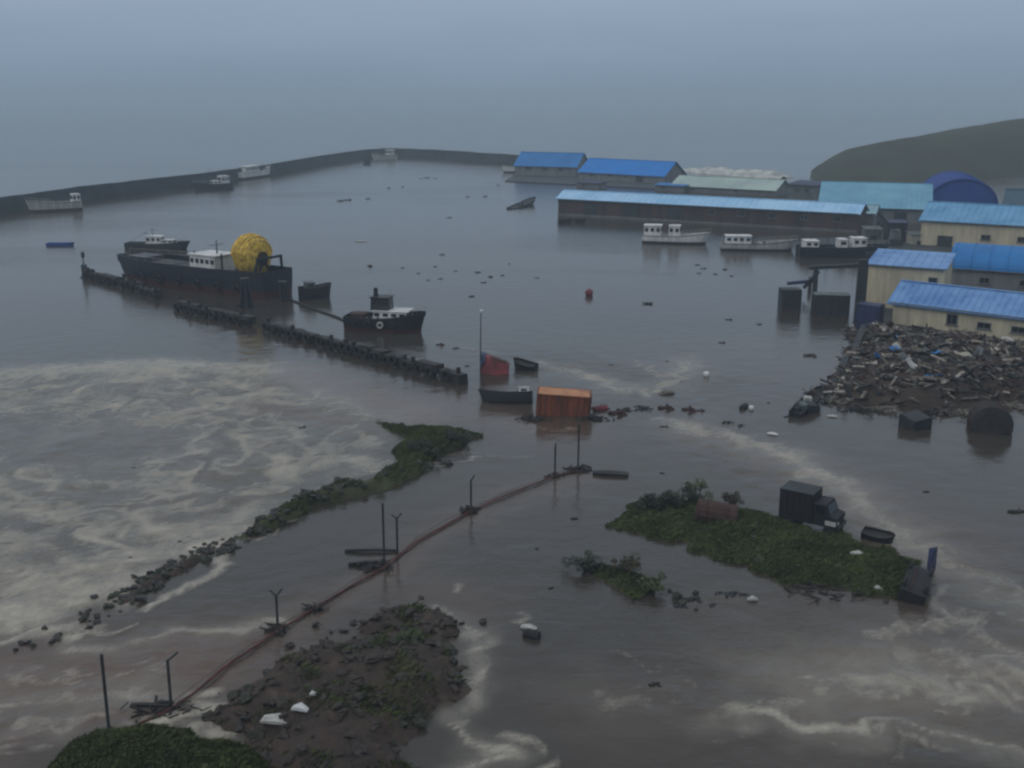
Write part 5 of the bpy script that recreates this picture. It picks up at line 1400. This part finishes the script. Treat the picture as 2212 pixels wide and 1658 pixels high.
def float_thing(name, label, X, Y, wD, material, cat, shape='sheet', rz=0.0, h=.35, hf=None):
    p = at(X, Y); s = wD * p.y / FPX
    if hf is not None:
        for _ in range(4):
            zt_ = max(0.0, float(hf(np.array([p.x]), np.array([p.y]))[0][0])); p = at(X, Y, zt_)
        p.z += .06
    root = thing(name, label, cat, p, rz)
    if shape == 'sheet':
        MB().loft([[(-s / 2, -s * .18, .0), (-s / 2, s * .18, .02), (-s / 2, s * .18, .10), (-s / 2, -s * .18, .10)], [(0, -s * .22, .05), (0, s * .2, .02), (0, s * .2, h), (0, -s * .22, h * .8)], [(s / 2, -s * .12, .0), (s / 2, s * .15, .0), (s / 2, s * .15, .12), (s / 2, -s * .12, .1)]], True, True).build('sheet', material, root)
        MB().bar((-s * .4, 0, h * .5), (s * .4, 0, h * .5), .08).build('fold', material, root)
    elif shape == 'buoy':
        MB().tube([(0, 0, -.2), (0, 0, 0), (0, 0, s * .5), (0, 0, s * .75), (0, 0, s * .8)], [.1, s * .42, s * .5, s * .3, s * .08], 12).build('float', material, root, True)
        MB().tube([(0, 0, s * .75), (0, 0, s * 1.05)], .03, 5).build('eye', M_STEEL, root)
    elif shape == 'barrel':
        MB().tube([(-s / 2, 0, .1), (-s / 2 + .02, 0, .1), (-s * .2, 0, .1), (s * .2, 0, .1), (s / 2 - .02, 0, .1), (s / 2, 0, .1)], [.2, .3, .33, .33, .3, .2], 12).build('shell', material, root)
        for x in (-.2, .2):
            MB().torus((x * s, 0, .1), .335, .025, rot_m('Y', math.pi / 2), 14, 5).build('hoop', material, root)
    return root
float_thing('dark_barrel', 'black barrel with white top drifting right of the mud bank', 1148, 1374, 40, M_RUBBER, 'barrel', 'barrel', -.4)
float_thing('white_sheet', 'white sheet lying on the black drifting barrel', 1142, 1357, 40, M_OFFWHITE, 'sheet', 'sheet', -.4, .25)
float_thing('red_buoy', 'small red buoy afloat in the middle of the harbour', 1272, 638, 18, M_RED, 'buoy', 'buoy')
float_thing('white_buoy', 'white buoy afloat above the brown current', 1525, 812, 14, M_WHITE, 'buoy', 'buoy')
float_thing('white_buoy', 'white buoy beside the dark barrel near the dinghy wreck', 1622, 884, 12, M_WHITE, 'buoy', 'buoy')
float_thing('dark_barrel', 'dark barrel beside a white buoy near the dinghy wreck', 1606, 880, 26, M_GREYMACH, 'barrel', 'barrel', 1.0)
float_thing('white_sheet', 'white scrap drifting below the left tip of the debris heap', 1668, 938, 24, M_WHITE, 'sheet', 'sheet', -.6, .2)
float_thing('white_sheet', 'white scrap drifting just under the debris heap corner', 1797, 900, 24, M_OFFWHITE, 'sheet', 'sheet', -.3, .2)
float_thing('white_sheet', 'pale sheet floating alone in the upper harbour', 780, 521, 26, M_OFFWHITE, 'sheet', 'sheet', 0, .2)
float_thing('white_sheet', 'white scrap on the grass island near the skiff', 1852, 1200, 34, M_OFFWHITE, 'sheet', 'sheet', -.5, .3, isle_h)
float_thing('white_sheet', 'white scrap at the lower right edge of the grass island', 1893, 1275, 28, M_OFFWHITE, 'sheet', 'sheet', -.8, .3, isle_h)
float_thing('white_sheet', 'pale scrap in the reeds below the grass island', 1625, 1296, 24, M_OFFWHITE, 'sheet', 'sheet', 0, .3)
float_thing('white_tarp', 'torn white tarp near the top of the mud bank', 648, 1535, 40, M_WHITE, 'tarp', 'sheet', -.3, .35, bank_h)
float_thing('white_tarp', 'long torn white tarp low on the mud bank', 600, 1560, 78, M_OFFWHITE, 'tarp', 'sheet', -.2, .3, bank_h)
float_thing('white_tarp', 'small white rag on the crest of the mud bank', 676, 1505, 18, M_WHITE, 'tarp', 'sheet', .5, .3, bank_h)
float_thing('brown_raft', 'brown broken raft drifting in the wake right of the orange container', 1440, 850, 38, M_DRIFT, 'raft', 'sheet', .5, .4)
float_thing('red_drum', 'dull red drum against the right end of the orange container', 1296, 884, 34, M_RED, 'barrel', 'barrel', .4)

wrack('drift tangle against the left end of the orange container', 1150, 905, 40, .7, 380, M_TIMBER, 1.1)
wrack('drift tangle against the right end of the orange container', 1285, 905, 40, .7, 381, M_TIMBER, 1.1)

def surf(label, A, B, h, w, seed):
    a, b = at(*A), at(*B); n = 60; r = random.Random(seed); rings = []
    d = (b - a).normalized(); nn = Vector((-d.y, d.x, 0))
    for i in range(n + 1):
        t = i / n; p = a.lerp(b, t)
        k = max(.03, math.sin(math.pi * min(1, t * .62 + .02)) ** .8 if t < .97 else .3) * (.75 + .5 * mnoise.noise(Vector((t * 9, seed, 0))))
        rings.append([p - nn * w * k + Vector((0, 0, -.1)), p - nn * w * .45 * k + Vector((0, 0, h * k * .6)), p - nn * w * .1 * k + Vector((0, 0, h * k * (1 + .25 * mnoise.noise(Vector((t * 40, 2, seed))))))
                      , p + nn * w * .5 * k + Vector((0, 0, h * k * .5)), p + nn * w * 1.4 * k + Vector((0, 0, -.1))])
    o = MB().loft(rings, False).build('surf', mat('broken white water', (0.52, 0.53, 0.50), (0.22, 0.24, 0.24), .8, .35, .8, 1.2), None, True)
    tag(o, label, 'surf', kind='stuff')
surf('pale breaking wave rolling in behind the green roofed shed', (1440, 366), (1692, 385), 3.6, 9, 3)
surf('low line of surf at the foot of the headland', (1640, 404), (1745, 402), 1.2, 4, 8)
wrack('flattened reeds and sticks on the middle of the grass island', 1700, 1190, 50, 2.0, 390, M_STEM, .9)
wrack('snagged sticks at the lower edge of the grass island', 1800, 1275, 40, 1.6, 391, M_TIMBER, .9)
